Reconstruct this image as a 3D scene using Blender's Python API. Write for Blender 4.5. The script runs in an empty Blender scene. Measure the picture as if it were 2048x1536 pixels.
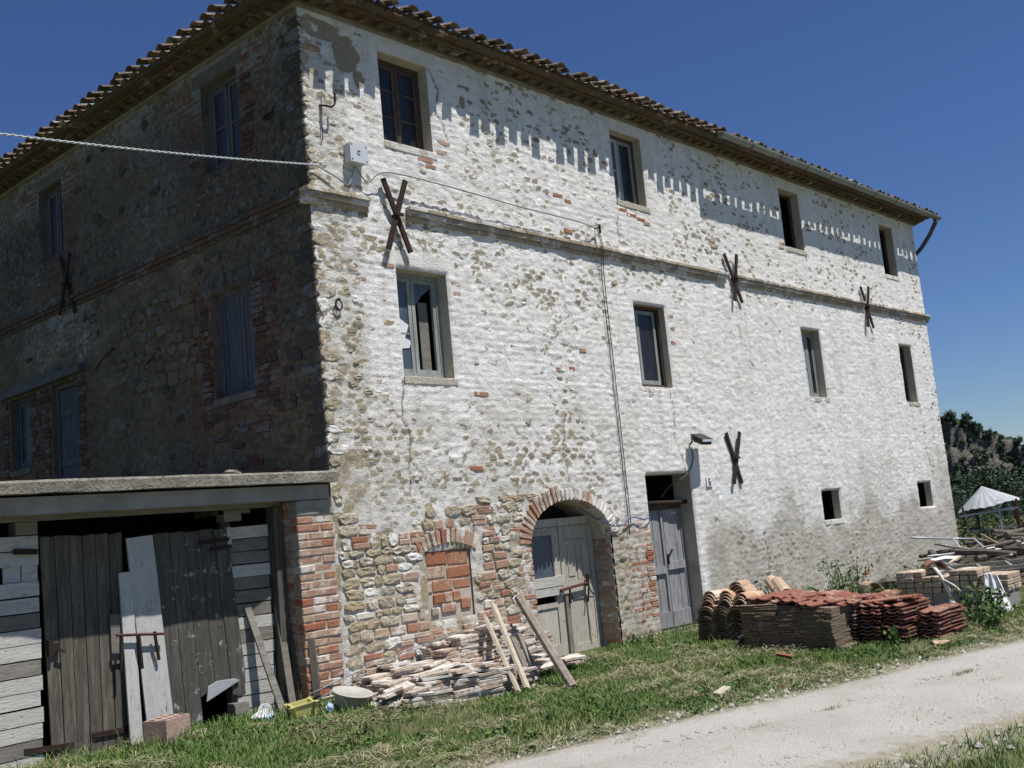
import bpy, math, random
import numpy as np
from mathutils import Vector, Matrix, Euler

rnd = random.Random(7)
rng = np.random.default_rng(11)
scene = bpy.context.scene
COL = scene.collection
R = math.radians

# ---------------------------------------------------------------- camera
CAM = Vector((-6.7531, -8.6595, 1.6460))
yaw, pitch, roll = R(48.008), R(7.559), R(-5.400)
fw = Vector((math.sin(yaw)*math.cos(pitch), math.cos(yaw)*math.cos(pitch), math.sin(pitch)))
rt = Vector((math.cos(yaw), -math.sin(yaw), 0))
up = rt.cross(fw)
rt2 = rt*math.cos(roll) + up*math.sin(roll)
up2 = up*math.cos(roll) - rt*math.sin(roll)
cd = bpy.data.cameras.new('camera')
cam = bpy.data.objects.new('camera', cd); COL.objects.link(cam)
cd.sensor_width = 36.0; cd.lens = 37.695; cd.clip_start = 0.1; cd.clip_end = 8000
mw = Matrix((rt2, up2, -fw)).transposed().to_4x4(); mw.translation = CAM
cam.matrix_world = mw
scene.camera = cam

# ---------------------------------------------------------------- world, sun, exposure
SUN_EL, SUN_AZ = R(66.5), R(15.0)            # azimuth from -y towards +x
sd = Vector((math.sin(SUN_AZ)*math.cos(SUN_EL), -math.cos(SUN_AZ)*math.cos(SUN_EL), math.sin(SUN_EL)))
w = bpy.data.worlds.new('World'); scene.world = w; w.use_nodes = True
nt = w.node_tree; nt.nodes.clear()
sky = nt.nodes.new('ShaderNodeTexSky'); sky.sky_type = 'NISHITA'; sky.sun_disc = False
sky.sun_elevation = SUN_EL; sky.sun_rotation = math.atan2(sd.x, sd.y)
sky.altitude = 300; sky.air_density = 1.0; sky.dust_density = 0.0; sky.ozone_density = 10.0
bg = nt.nodes.new('ShaderNodeBackground'); bg.inputs[1].default_value = 0.068
out = nt.nodes.new('ShaderNodeOutputWorld')
hs = nt.nodes.new('ShaderNodeHueSaturation'); hs.inputs['Saturation'].default_value = 1.06; hs.inputs['Hue'].default_value = 0.510
nt.links.new(sky.outputs[0], hs.inputs['Color']); nt.links.new(hs.outputs[0], bg.inputs[0]); nt.links.new(bg.outputs[0], out.inputs[0])
sl = bpy.data.lights.new('sun', 'SUN'); sl.energy = 5.0; sl.angle = R(0.53); sl.color = (1.0, 0.955, 0.885)
so = bpy.data.objects.new('sun', sl); COL.objects.link(so)
so.rotation_euler = sd.to_track_quat('Z', 'Y').to_euler()
vs = scene.view_settings
vs.view_transform = 'Standard'; vs.look = 'None'; vs.exposure = 0.28; vs.gamma = 1.0; vs.use_curve_mapping = False
scene.cycles.max_bounces = 6; scene.cycles.diffuse_bounces = 4; scene.cycles.glossy_bounces = 3
scene.cycles.use_denoising = True

# ---------------------------------------------------------------- helpers
def wl(o):
    v = Vector((0, 0, 0))
    while o is not None:
        v += o.location; o = o.parent
    return v

def put(name, mesh, mat=None, parent=None, loc=(0, 0, 0), rot=None, scale=None):
    """one object, given in world coordinates; parents carry no rotation"""
    o = bpy.data.objects.new(name, mesh)
    if mat is not None:
        if not mesh.materials: mesh.materials.append(mat)
        elif mesh.materials[0] is not mat:
            o.material_slots[0].link = 'OBJECT'; o.material_slots[0].material = mat
    COL.objects.link(o)
    L = Vector(loc)
    if parent is not None:
        o.parent = parent; L = L - wl(parent)
    o.location = L
    if rot is not None: o.rotation_euler = rot
    if scale is not None: o.scale = scale
    return o

def tag(o, label=None, cat=None, group=None, kind=None):
    if label: o['label'] = label
    if cat: o['category'] = cat
    if group: o['group'] = group
    if kind: o['kind'] = kind
    return o

def thing(name, label, cat, loc=(0, 0, 0), group=None):
    o = bpy.data.objects.new(name, None); COL.objects.link(o); o.location = loc
    o.empty_display_size = 0.2
    return tag(o, label, cat, group)

class Geo:
    def __init__(s): s.v = []; s.f = []
    def quad(s, a, b, c, d):
        n = len(s.v); s.v += [a, b, c, d]; s.f.append((n, n+1, n+2, n+3)); return s
    def box(s, x0, x1, y0, y1, z0, z1):
        n = len(s.v)
        s.v += [(x, y, z) for z in (z0, z1) for y in (y0, y1) for x in (x0, x1)]
        s.f += [tuple(n+i for i in q) for q in ((0, 2, 3, 1), (4, 5, 7, 6), (0, 1, 5, 4), (2, 6, 7, 3), (0, 4, 6, 2), (1, 3, 7, 5))]
        return s
    def beam(s, p, q, w, t, upv=(0, 0, 1)):
        """rectangular bar from p to q: w across, t along upv-ish"""
        p, q = Vector(p), Vector(q); d = (q-p).normalized(); u = Vector(upv)
        a = d.cross(u)
        if a.length < 1e-4: a = d.cross(Vector((1, 0, 0)))
        a.normalize(); b = a.cross(d).normalized()
        n = len(s.v)
        for e in (p, q):
            for i, j in ((-1, -1), (1, -1), (1, 1), (-1, 1)):
                s.v.append(tuple(e + a*(i*w/2) + b*(j*t/2)))
        s.f += [tuple(n+i for i in k) for k in ((3, 2, 1, 0), (4, 5, 6, 7), (0, 1, 5, 4), (1, 2, 6, 5), (2, 3, 7, 6), (3, 0, 4, 7))]
        return s
    def tube(s, pts, r, n=8, caps=True):
        pts = [Vector(p) for p in pts]; base = len(s.v); m = len(pts)
        rs = r if isinstance(r, (list, tuple)) else [r]*m
        ref = Vector((0.3, 0.2, 1))
        for i, p in enumerate(pts):
            d = (pts[min(i+1, m-1)]-pts[max(i-1, 0)]).normalized()
            a = d.cross(ref)
            if a.length < 0.05: a = d.cross(Vector((1, 0, 0)))
            a.normalize(); b = d.cross(a)
            for k in range(n):
                t = 2*math.pi*k/n
                s.v.append(tuple(p + a*(rs[i]*math.cos(t)) + b*(rs[i]*math.sin(t))))
        for i in range(m-1):
            for k in range(n):
                k2 = (k+1) % n
                s.f.append((base+i*n+k, base+i*n+k2, base+(i+1)*n+k2, base+(i+1)*n+k))
        if caps:
            s.f.append(tuple(base+k for k in reversed(range(n))))
            s.f.append(tuple(base+(m-1)*n+k for k in range(n)))
        return s
    def prism(s, poly, y0, y1):
        """polygon in (x, z), from y0 (front) to y1"""
        n = len(poly); b = len(s.v)
        s.v += [(x, y0, z) for x, z in poly] + [(x, y1, z) for x, z in poly]
        s.f.append(tuple(b+i for i in range(n))); s.f.append(tuple(b+n+i for i in reversed(range(n))))
        for i in range(n):
            j = (i+1) % n
            s.f.append((b+i, b+n+i, b+n+j, b+j))
        return s
    def mesh(s, name='mesh', smooth=False):
        m = bpy.data.meshes.new(name); m.from_pydata(s.v, [], s.f); m.update()
        if smooth: m.polygons.foreach_set('use_smooth', [True]*len(m.polygons))
        return m

def obj(name, geo, mat, parent=None, smooth=False):
    return put(name, geo.mesh(name, smooth), mat, parent)

def np_mesh(name, V, F, attrs=None, smooth=True):
    V = np.asarray(V, np.float32); F = np.asarray(F, np.int32)
    m = bpy.data.meshes.new(name); k = F.shape[1]
    m.vertices.add(len(V)); m.vertices.foreach_set('co', V.ravel())
    m.loops.add(F.size); m.loops.foreach_set('vertex_index', F.ravel())
    m.polygons.add(len(F)); m.polygons.foreach_set('loop_start', np.arange(0, F.size, k, dtype=np.int32))
    try: m.polygons.foreach_set('loop_total', np.full(len(F), k, np.int32))
    except Exception: pass
    m.update(calc_edges=True)
    if smooth: m.polygons.foreach_set('use_smooth', np.ones(len(F), bool))
    for n, a in (attrs or {}).items():
        at = m.attributes.new(n, 'FLOAT', 'POINT'); at.data.foreach_set('value', np.asarray(a, np.float32).ravel())
    m.validate(clean_customdata=False)
    return m

def hsh(i, j, s):
    n = (i.astype(np.int64)*374761393 + j.astype(np.int64)*668265263 + s*1442695041) & 0xffffffff
    n = ((n ^ (n >> 13))*1274126177) & 0xffffffff
    n = (n ^ (n >> 16)) & 0xffffff
    return n/float(0xffffff)

def vnoise(x, y, s=0):
    x = np.asarray(x, float); y = np.asarray(y, float)
    i, j = np.floor(x), np.floor(y); u, v = x-i, y-j
    u = u*u*(3-2*u); v = v*v*(3-2*v)
    a, b, c, d = hsh(i, j, s), hsh(i+1, j, s), hsh(i, j+1, s), hsh(i+1, j+1, s)
    return (a*(1-u)+b*u)*(1-v) + (c*(1-u)+d*u)*v

def fbm(x, y, s=0, o=4):
    r = 0; a = 0.5; t = 0
    for k in range(o):
        r = r + a*vnoise(x, y, s+k*17); t += a; a *= 0.5; x = np.asarray(x)*2.03+3.1; y = np.asarray(y)*2.03+1.7
    return r/t

def sst(a, b, x):
    t = np.clip((x-a)/(b-a), 0, 1); return t*t*(3-2*t)

# ---------------------------------------------------------------- materials
class NT:
    def __init__(s, name):
        s.m = bpy.data.materials.new(name); s.m.use_nodes = True; s.t = s.m.node_tree; s.t.nodes.clear()
        s.out = s.t.nodes.new('ShaderNodeOutputMaterial'); s.b = s.t.nodes.new('ShaderNodeBsdfPrincipled')
        s.t.links.new(s.b.outputs[0], s.out.inputs[0])
        s.b.inputs['Roughness'].default_value = 0.9
        s.b.inputs['Specular IOR Level'].default_value = 0.25
    def n(s, k, **kw):
        q = s.t.nodes.new(k)
        for a, b in kw.items(): setattr(q, a, b)
        return q
    def l(s, a, b):
        if isinstance(a, (int, float)): b.default_value = a
        elif isinstance(a, tuple): b.default_value = (*a, 1) if len(a) == 3 else a
        else: s.t.links.new(a, b)
    def coord(s, kind='Object', scale=(1, 1, 1)):
        c = s.n('ShaderNodeTexCoord'); m = s.n('ShaderNodeMapping'); s.l(c.outputs[kind], m.inputs[0]); m.inputs[3].default_value = scale
        return m.outputs[0]
    def geo(s, scale=(1, 1, 1)):
        c = s.n('ShaderNodeNewGeometry'); m = s.n('ShaderNodeMapping'); s.l(c.outputs['Position'], m.inputs[0]); m.inputs[3].default_value = scale
        return m.outputs[0]
    def noise(s, vec, scale, detail=4, rough=0.6, dist=0.0):
        q = s.n('ShaderNodeTexNoise'); s.l(vec, q.inputs['Vector']); q.inputs['Scale'].default_value = scale
        q.inputs['Detail'].default_value = detail; q.inputs['Roughness'].default_value = rough; q.inputs['Distortion'].default_value = dist
        return q.outputs[0]
    def vor(s, vec, scale, feat='F1'):
        q = s.n('ShaderNodeTexVoronoi', feature=feat); s.l(vec, q.inputs['Vector']); q.inputs['Scale'].default_value = scale
        return q
    def ramp(s, fac, stops, interp='LINEAR'):
        q = s.n('ShaderNodeValToRGB'); e = q.color_ramp; e.interpolation = interp
        while len(e.elements) < len(stops): e.elements.new(0.5)
        for el, (p, c) in zip(e.elements, stops):
            el.position = p; el.color = (*c, 1) if isinstance(c, tuple) else (c, c, c, 1)
        s.l(fac, q.inputs[0]); return q.outputs[0]
    def mix(s, f, a, b, mode='MIX'):
        q = s.n('ShaderNodeMix', data_type='RGBA', blend_type=mode); s.l(f, q.inputs[0]); s.l(a, q.inputs[6]); s.l(b, q.inputs[7]); return q.outputs[2]
    def math(s, op, a, b=0.0, c=None):
        q = s.n('ShaderNodeMath', operation=op); s.l(a, q.inputs[0]); s.l(b, q.inputs[1])
        if c is not None: s.l(c, q.inputs[2])
        return q.outputs[0]
    def attr(s, name):
        q = s.n('ShaderNodeAttribute', attribute_name=name); return q.outputs['Fac']
    def rand(s): return s.n('ShaderNodeObjectInfo').outputs['Random']
    def bump(s, h, strength=0.5, dist=0.02):
        q = s.n('ShaderNodeBump'); q.inputs['Strength'].default_value = strength; q.inputs['Distance'].default_value = dist
        s.l(h, q.inputs['Height']); s.l(q.outputs[0], s.b.inputs['Normal'])
    def col(s, c): s.l(c, s.b.inputs['Base Color'])
    def rough(s, v): s.l(v, s.b.inputs['Roughness'])

def m_wall():
    t = NT('whitewashed_rubble'); p = t.geo()
    big = t.noise(p, 0.9, 5, 0.6); mid = t.noise(p, 7, 5, 0.65); fine = t.noise(p, 38, 4, 0.7)
    white = t.ramp(mid, [(0.25, (0.67, 0.66, 0.635)), (0.55, (0.81, 0.805, 0.785)), (0.8, (0.88, 0.875, 0.86))])
    white = t.mix(t.ramp(big, [(0.46, 0.0), (0.70, 0.42)]), white, (0.66, 0.625, 0.545))
    grey = t.ramp(t.noise(p, 2.2, 6, 0.7), [(0.25, (0.30, 0.275, 0.23)), (0.5, (0.47, 0.445, 0.385)), (0.75, (0.62, 0.605, 0.56))])
    gf = t.math('ADD', t.attr('grey'), t.math('MULTIPLY', t.math('SUBTRACT', big, 0.5), 0.9))
    base = t.mix(t.ramp(gf, [(0.3, 0.0), (0.75, 0.95)]), white, grey)
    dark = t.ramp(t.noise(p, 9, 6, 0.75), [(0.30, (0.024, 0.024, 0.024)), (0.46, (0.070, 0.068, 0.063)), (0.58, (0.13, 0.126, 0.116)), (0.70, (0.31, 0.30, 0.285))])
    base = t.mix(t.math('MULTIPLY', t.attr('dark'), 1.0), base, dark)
    tone = t.attr('tone')
    stone = t.ramp(tone, [(0.0, (0.33, 0.265, 0.165)), (0.3, (0.42, 0.345, 0.22)), (0.55, (0.36, 0.315, 0.235)), (0.8, (0.47, 0.41, 0.30)), (1.0, (0.28, 0.235, 0.175))])
    brick = t.ramp(tone, [(0.0, (0.36, 0.165, 0.10)), (0.4, (0.43, 0.23, 0.15)), (0.8, (0.47, 0.31, 0.22)), (1.0, (0.40, 0.14, 0.07))])
    piece = t.mix(t.attr('brick'), stone, brick)
    piece = t.mix(t.attr('dark'), piece, t.mix(1.0, piece, (0.37, 0.355, 0.33), 'MULTIPLY'))
    piece = t.mix(t.math('MULTIPLY', t.attr('dark'), t.ramp(t.noise(p, 11, 5, 0.75), [(0.38, 0.75), (0.55, 0.0)])), piece, (0.022, 0.022, 0.022))
    piece = t.mix(t.ramp(fine, [(0.35, 0.35), (0.65, 0.0)]), piece, (0.2, 0.17, 0.13))
    ex = t.math('ADD', t.attr('expo'), t.math('MULTIPLY', t.math('SUBTRACT', t.noise(p, 24, 5, 0.75), 0.5), 1.9))
    c = t.mix(t.ramp(ex, [(0.45, 0.0), (0.62, 1.0)]), base, piece)
    spots = t.ramp(t.noise(p, 24, 3, 0.6), [(0.70, 0.0), (0.76, 0.55)])
    c = t.mix(t.math('MULTIPLY', spots, t.attr('dark')), c, (0.42, 0.42, 0.40))
    pit = t.ramp(t.noise(p, 21, 5, 0.8), [(0.33, 0.75), (0.40, 0.0)])
    c = t.mix(pit, c, (0.25, 0.22, 0.17))
    pv = t.geo((5, 5, 0.35)); streak = t.ramp(t.noise(pv, 1.0, 4, 0.65), [(0.50, 0.0), (0.72, 0.40)])
    c = t.mix(t.math('MULTIPLY', streak, t.math('SUBTRACT', 1.0, t.attr('dark'))), c, (0.43, 0.40, 0.33))
    c = t.mix(t.attr('rust'), c, (0.33, 0.19, 0.08)); c = t.mix(t.math('MULTIPLY', t.attr('crack'), 0.85), c, (0.13, 0.115, 0.09))
    t.col(c); t.rough(0.95)
    h = t.math('ADD', t.math('MULTIPLY', fine, 0.5), t.math('MULTIPLY', t.noise(p, 90, 3, 0.7), 0.35))
    t.bump(h, 1.0, 0.03); return t.m

def m_pieces(name, stops, wash=0.0, washcol=(0.66, 0.65, 0.62), bump=0.6, dirt=(0.12, 0.1, 0.08), dirtf=0.35, rough=0.92):
    """stone, brick and tile pieces: tone by object, grain, whitewash left on it"""
    t = NT(name); p = t.geo(); r = t.rand()
    base = t.ramp(r, stops)
    n1 = t.noise(p, 30, 4, 0.7); n2 = t.noise(p, 6, 4, 0.6)
    c = t.mix(t.ramp(n1, [(0.3, dirtf), (0.62, 0.0)]), base, dirt)
    c = t.mix(t.ramp(t.noise(p, 70, 2, 0.6), [(0.55, 0.0), (0.8, 0.25)]), c, (0.6, 0.55, 0.45))
    if wash > 0:
        wv = t.math('ADD', n2, t.math('MULTIPLY', t.math('SUBTRACT', r, 0.5), 0.25))
        k = 0.66-0.32*wash
        c = t.mix(t.ramp(t.math('ADD', wv, t.math('MULTIPLY', t.math('SUBTRACT', n1, 0.5), 0.35)), [(k, 0.0), (k+0.1, 0.92)]), c, washcol)
    t.col(c); t.rough(rough)
    t.bump(t.math('ADD', n1, t.math('MULTIPLY', t.noise(p, 110, 2, 0.6), 0.4)), bump, 0.012)
    return t.m

def m_wood(name, c0, c1, c2, scale=(1, 1, 1), wear=0.0, wearc=(0.6, 0.6, 0.58)):
    """scale stretches the grain: small along the board, large across"""
    t = NT(name); p = t.geo(scale); r = t.rand(); q = t.n('ShaderNodeVectorMath', operation='ADD'); t.l(p, q.inputs[0])
    cx = t.n('ShaderNodeCombineXYZ')
    for i in range(3): t.l(t.math('MULTIPLY', r, 37.0), cx.inputs[i])
    t.l(cx.outputs[0], q.inputs[1]); v = q.outputs[0]
    g = t.noise(v, 3.0, 6, 0.7, 0.4); f = t.noise(v, 11.0, 3, 0.7)
    c = t.ramp(g, [(0.28, c0), (0.5, c1), (0.72, c2)])
    c = t.mix(t.math('MULTIPLY', r, 0.45), c, c0)
    c = t.mix(t.ramp(f, [(0.30, 0.75), (0.40, 0.0)]), c, (0.03, 0.025, 0.02))
    if wear:
        c = t.mix(t.ramp(t.noise(t.geo(), 9, 5, 0.7), [(0.62-0.2*wear, 0.0), (0.70-0.2*wear, 0.9)]), c, wearc)
    t.col(c); t.rough(0.85); t.bump(f, 0.5, 0.01); return t.m

def m_plain(name, c, c2=None, rough=0.7, scale=8, metal=0.0, bump=0.2, spec=0.3):
    t = NT(name); p = t.geo(); n = t.noise(p, scale, 5, 0.65)
    t.col(t.ramp(n, [(0.3, c), (0.7, c2 or tuple(x*0.75 for x in c))])); t.rough(rough)
    t.b.inputs['Metallic'].default_value = metal; t.b.inputs['Specular IOR Level'].default_value = spec
    t.bump(t.noise(p, scale*6, 3, 0.6), bump, 0.006); return t.m

def m_glass(name, c, rough=0.12, spec=0.6):
    t = NT(name); p = t.geo(); n = t.noise(p, 6, 4, 0.6)
    t.col(t.ramp(n, [(0.3, c), (0.75, tuple(min(1, x*1.8+0.008) for x in c))])); t.b.inputs['Specular IOR Level'].default_value = spec
    t.rough(t.math('ADD', rough, t.math('MULTIPLY', n, 0.15))); return t.m

M = {}
M['wall'] = m_wall()
STONE = [(0.0, (0.41, 0.335, 0.215)), (0.2, (0.46, 0.395, 0.28)), (0.4, (0.37, 0.315, 0.225)), (0.6, (0.50, 0.44, 0.33)), (0.8, (0.42, 0.375, 0.295)), (1.0, (0.34, 0.285, 0.195))]
BRICK = [(0.0, (0.36, 0.145, 0.085)), (0.2, (0.42, 0.215, 0.14)), (0.4, (0.46, 0.29, 0.205)), (0.6, (0.36, 0.19, 0.14)), (0.8, (0.47, 0.33, 0.24)), (1.0, (0.33, 0.13, 0.08))]
M['stone'] = m_pieces('sandstone', STONE, 0.34, washcol=(0.60, 0.575, 0.51), bump=1.0, dirtf=0.6)
M['stoneside'] = m_pieces('sandstone_shaded', [(0.0, (0.17, 0.135, 0.085)), (0.5, (0.12, 0.10, 0.07)), (1.0, (0.19, 0.155, 0.105))], 0.2, washcol=(0.17, 0.168, 0.165), dirt=(0.03, 0.028, 0.025), dirtf=0.6)  # darker sandstone copy, the side wall's shade put into its colour
M['stonewash'] = m_pieces('sandstone_whitewashed', STONE, 0.58, washcol=(0.72, 0.715, 0.69), bump=1.0, dirtf=0.5)
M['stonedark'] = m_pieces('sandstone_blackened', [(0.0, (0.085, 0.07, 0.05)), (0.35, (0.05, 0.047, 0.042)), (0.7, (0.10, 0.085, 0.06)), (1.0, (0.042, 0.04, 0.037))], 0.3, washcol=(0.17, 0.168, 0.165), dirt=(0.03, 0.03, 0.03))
M['brick'] = m_pieces('old_brick', BRICK, 0.38, washcol=(0.50, 0.42, 0.34), dirtf=0.55)
M['brickpale'] = m_pieces('limewashed_brick', [(0.0, (0.40, 0.24, 0.17)), (0.5, (0.46, 0.34, 0.25)), (1.0, (0.42, 0.27, 0.2))], 0.45, washcol=(0.62, 0.59, 0.54))
M['coping'] = m_pieces('worn_sill_stone', [(0.0, (0.50, 0.46, 0.38)), (1.0, (0.58, 0.54, 0.46))], 0.45, washcol=(0.70, 0.69, 0.65), bump=1.0, dirtf=0.6)
M['brickwhite'] = m_pieces('whitewashed_brick', [(0.0, (0.42, 0.24, 0.17)), (0.5, (0.48, 0.34, 0.26)), (1.0, (0.44, 0.27, 0.2))], 0.9, washcol=(0.70, 0.69, 0.66))
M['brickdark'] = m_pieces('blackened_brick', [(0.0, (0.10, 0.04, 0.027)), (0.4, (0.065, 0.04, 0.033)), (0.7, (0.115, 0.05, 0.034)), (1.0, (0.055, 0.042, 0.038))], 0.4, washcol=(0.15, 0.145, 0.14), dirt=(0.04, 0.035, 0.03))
M['brickred'] = m_pieces('orange_red_brick', [(0.0, (0.36, 0.115, 0.055)), (0.5, (0.40, 0.155, 0.08)), (1.0, (0.40, 0.22, 0.13))], 0.22, washcol=(0.44, 0.32, 0.23), dirtf=0.6)
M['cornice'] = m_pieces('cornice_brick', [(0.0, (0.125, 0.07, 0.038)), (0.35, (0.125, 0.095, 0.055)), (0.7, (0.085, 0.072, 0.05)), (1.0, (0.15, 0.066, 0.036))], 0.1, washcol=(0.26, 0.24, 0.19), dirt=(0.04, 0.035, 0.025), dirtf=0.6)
M['band'] = m_pieces('string_course_brick', [(0.0, (0.34, 0.29, 0.22)), (0.4, (0.43, 0.36, 0.26)), (0.7, (0.29, 0.26, 0.22)), (1.0, (0.48, 0.32, 0.22))], 0.5, washcol=(0.60, 0.58, 0.53))
M['bandside'] = m_pieces('string_course_brick_shaded', [(0.0, (0.125, 0.06, 0.04)), (0.5, (0.09, 0.062, 0.047)), (1.0, (0.06, 0.052, 0.045))], 0.3, washcol=(0.15, 0.145, 0.14), dirt=(0.04, 0.035, 0.03))  # band brick again, with the shade of the side in the colour
M['corniceledge'] = m_plain('cornice_plaster', (0.30, 0.285, 0.24), (0.17, 0.14, 0.09), 0.95, 4, bump=0.5)
M['rooftile'] = m_pieces('weathered_roof_tile', [(0.0, (0.17, 0.105, 0.075)), (0.3, (0.10, 0.08, 0.063)), (0.6, (0.22, 0.16, 0.115)), (0.85, (0.075, 0.065, 0.055)), (1.0, (0.25, 0.145, 0.095))], 0.2, washcol=(0.30, 0.28, 0.24), dirt=(0.05, 0.045, 0.035), dirtf=0.7)
M['lintel'] = m_plain('lime_plaster', (0.72, 0.715, 0.69), (0.56, 0.54, 0.48), 0.95, 6, bump=0.5)
M['reveal'] = m_plain('reveal_plaster', (0.52, 0.485, 0.41), (0.37, 0.33, 0.26), 0.95, 5, bump=0.5)
M['revealdark'] = m_plain('reveal_plaster_dark', (0.17, 0.155, 0.125), (0.09, 0.085, 0.075), 0.95, 5, bump=0.5)  # darker plaster tone for the side-wall openings
M['interior'] = m_plain('room_shade_black', (0.035, 0.033, 0.03), (0.02, 0.019, 0.018), 1.0)  # near-black so recesses read as unlit rooms; the shade is in the colour
M['glass'] = m_glass('old_window_glass', (0.012, 0.012, 0.014), 0.2, 0.32)
M['glassblue'] = m_glass('dusty_blue_glass', (0.045, 0.06, 0.085), 0.3)
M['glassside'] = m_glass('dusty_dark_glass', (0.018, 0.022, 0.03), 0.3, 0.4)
M['glasspale'] = m_glass('whitened_glass', (0.30, 0.36, 0.42), 0.5, 0.3)
M['frame'] = m_wood('grey_green_window_wood', (0.16, 0.18, 0.17), (0.27, 0.30, 0.285), (0.36, 0.385, 0.365), (6, 6, 1))
M['framedark'] = m_wood('dark_window_wood', (0.05, 0.035, 0.03), (0.10, 0.07, 0.055), (0.15, 0.12, 0.10), (6, 6, 1))
M['framepale'] = m_wood('pale_window_wood', (0.28, 0.28, 0.31), (0.42, 0.42, 0.45), (0.52, 0.52, 0.55), (6, 6, 1))
M['frameside'] = m_wood('shaded_window_wood', (0.07, 0.07, 0.072), (0.115, 0.115, 0.118), (0.17, 0.17, 0.17), (6, 6, 1))  # window wood toned down, side-wall shade put into the colour
M['shutter'] = m_wood('blue_grey_shutter_wood', (0.05, 0.06, 0.075), (0.085, 0.098, 0.12), (0.14, 0.155, 0.18), (6, 6, 1))
M['paper'] = m_plain('torn_paper', (0.72, 0.73, 0.75), (0.6, 0.62, 0.66), 0.8)
M['woodwhite'] = m_wood('bleached_board', (0.36, 0.35, 0.32), (0.50, 0.495, 0.46), (0.58, 0.575, 0.545), (1.2, 8, 8))
M['woodwhitev'] = m_wood('bleached_board_upright', (0.36, 0.36, 0.345), (0.52, 0.52, 0.51), (0.60, 0.60, 0.59), (8, 8, 1.0))
M['woodgrey'] = m_wood('grey_board', (0.13, 0.12, 0.105), (0.22, 0.205, 0.18), (0.30, 0.285, 0.25), (1.2, 8, 8))
M['wooddark'] = m_wood('dark_weathered_board', (0.05, 0.045, 0.037), (0.11, 0.098, 0.08), (0.21, 0.19, 0.16), (8, 8, 0.8))
M['wooddark2'] = m_wood('dark_flaking_board', (0.05, 0.048, 0.043), (0.10, 0.094, 0.083), (0.185, 0.175, 0.155), (8, 8, 0.8), 0.12, (0.40, 0.40, 0.39))
M['woodpole'] = m_wood('weathered_pole', (0.13, 0.11, 0.09), (0.24, 0.21, 0.18), (0.33, 0.30, 0.26), (5, 5, 2))
M['woodlean'] = m_wood('loose_plank', (0.34, 0.29, 0.22), (0.50, 0.44, 0.35), (0.62, 0.57, 0.48), (5, 5, 2))
M['doorpaint'] = m_wood('peeling_grey_paint', (0.33, 0.305, 0.25), (0.50, 0.47, 0.40), (0.58, 0.55, 0.48), (6, 6, 1), 0.10, (0.24, 0.20, 0.15))
M['doorgrey'] = m_wood('grey_door_board', (0.15, 0.155, 0.165), (0.27, 0.275, 0.285), (0.39, 0.39, 0.385), (7, 7, 1))
def m_lichen():
    t = NT('lichened_concrete'); p = t.geo(); a = t.noise(p, 5, 6, 0.75); b = t.noise(p, 34, 4, 0.75); v = t.vor(p, 28)
    c = t.ramp(a, [(0.3, (0.13, 0.12, 0.095)), (0.5, (0.27, 0.255, 0.215)), (0.7, (0.42, 0.40, 0.35))])
    c = t.mix(t.ramp(b, [(0.34, 0.8), (0.46, 0.0)]), c, (0.07, 0.065, 0.05)); c = t.mix(t.ramp(v.outputs['Distance'], [(0.0, 0.7), (0.22, 0.0)]), c, (0.55, 0.55, 0.50))
    t.col(c); t.rough(0.95); t.bump(t.math('ADD', a, b), 1.0, 0.03); return t.m
M['concrete'] = m_lichen()
M['concretebeam'] = m_plain('smooth_concrete', (0.33, 0.325, 0.30), (0.20, 0.19, 0.165), 0.95, 3, bump=0.4)
M['rust'] = m_plain('rusty_iron', (0.045, 0.022, 0.016), (0.018, 0.013, 0.012), 0.85, 14, bump=0.4)
M['rustred'] = m_plain('red_oxide_iron', (0.115, 0.042, 0.03), (0.06, 0.026, 0.02), 0.8, 14, bump=0.4)
M['gutter'] = m_plain('grey_green_sheet_metal', (0.28, 0.30, 0.275), (0.20, 0.22, 0.205), 0.45, 3, 0.3)
M['pipe'] = m_plain('dark_sheet_metal', (0.10, 0.11, 0.11), (0.06, 0.065, 0.065), 0.45, 5, 0.3)
M['cable'] = m_plain('pale_cable_sheath', (0.50, 0.53, 0.55), (0.38, 0.41, 0.43), 0.5, 10)
M['wire'] = m_plain('dark_cable_sheath', (0.10, 0.10, 0.10), (0.05, 0.05, 0.05), 0.6, 10)
M['wiregrey'] = m_plain('grey_cable_sheath', (0.27, 0.27, 0.26), (0.18, 0.18, 0.18), 0.6, 10)
M['bluewire'] = m_plain('blue_cable_sheath', (0.05, 0.09, 0.24), (0.04, 0.07, 0.18), 0.5, 10)
M['plasticgrey'] = m_plain('light_grey_plastic', (0.56, 0.585, 0.63), (0.50, 0.525, 0.57), 0.45, 3, bump=0.05, spec=0.4)
M['black'] = m_plain('black_lamp_housing', (0.02, 0.02, 0.02), (0.03, 0.03, 0.03), 0.5)
M['mortar'] = m_plain('lime_mortar', (0.50, 0.465, 0.40), (0.38, 0.345, 0.285), 0.97, 14, bump=0.9)
M['tile'] = m_pieces('dusty_terracotta_slab', [(0.0, (0.44, 0.35, 0.28)), (0.25, (0.48, 0.41, 0.34)), (0.5, (0.38, 0.28, 0.215)), (0.75, (0.52, 0.46, 0.40)), (1.0, (0.40, 0.265, 0.20))], 0.55, washcol=(0.58, 0.555, 0.51), dirt=(0.16, 0.12, 0.09), dirtf=0.55)
M['tilered'] = m_pieces('red_clay_tile', [(0.0, (0.20, 0.075, 0.052)), (0.4, (0.26, 0.105, 0.07)), (0.7, (0.17, 0.062, 0.043)), (1.0, (0.30, 0.145, 0.10))], 0.32, washcol=(0.30, 0.20, 0.155), dirt=(0.12, 0.05, 0.03))
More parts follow.
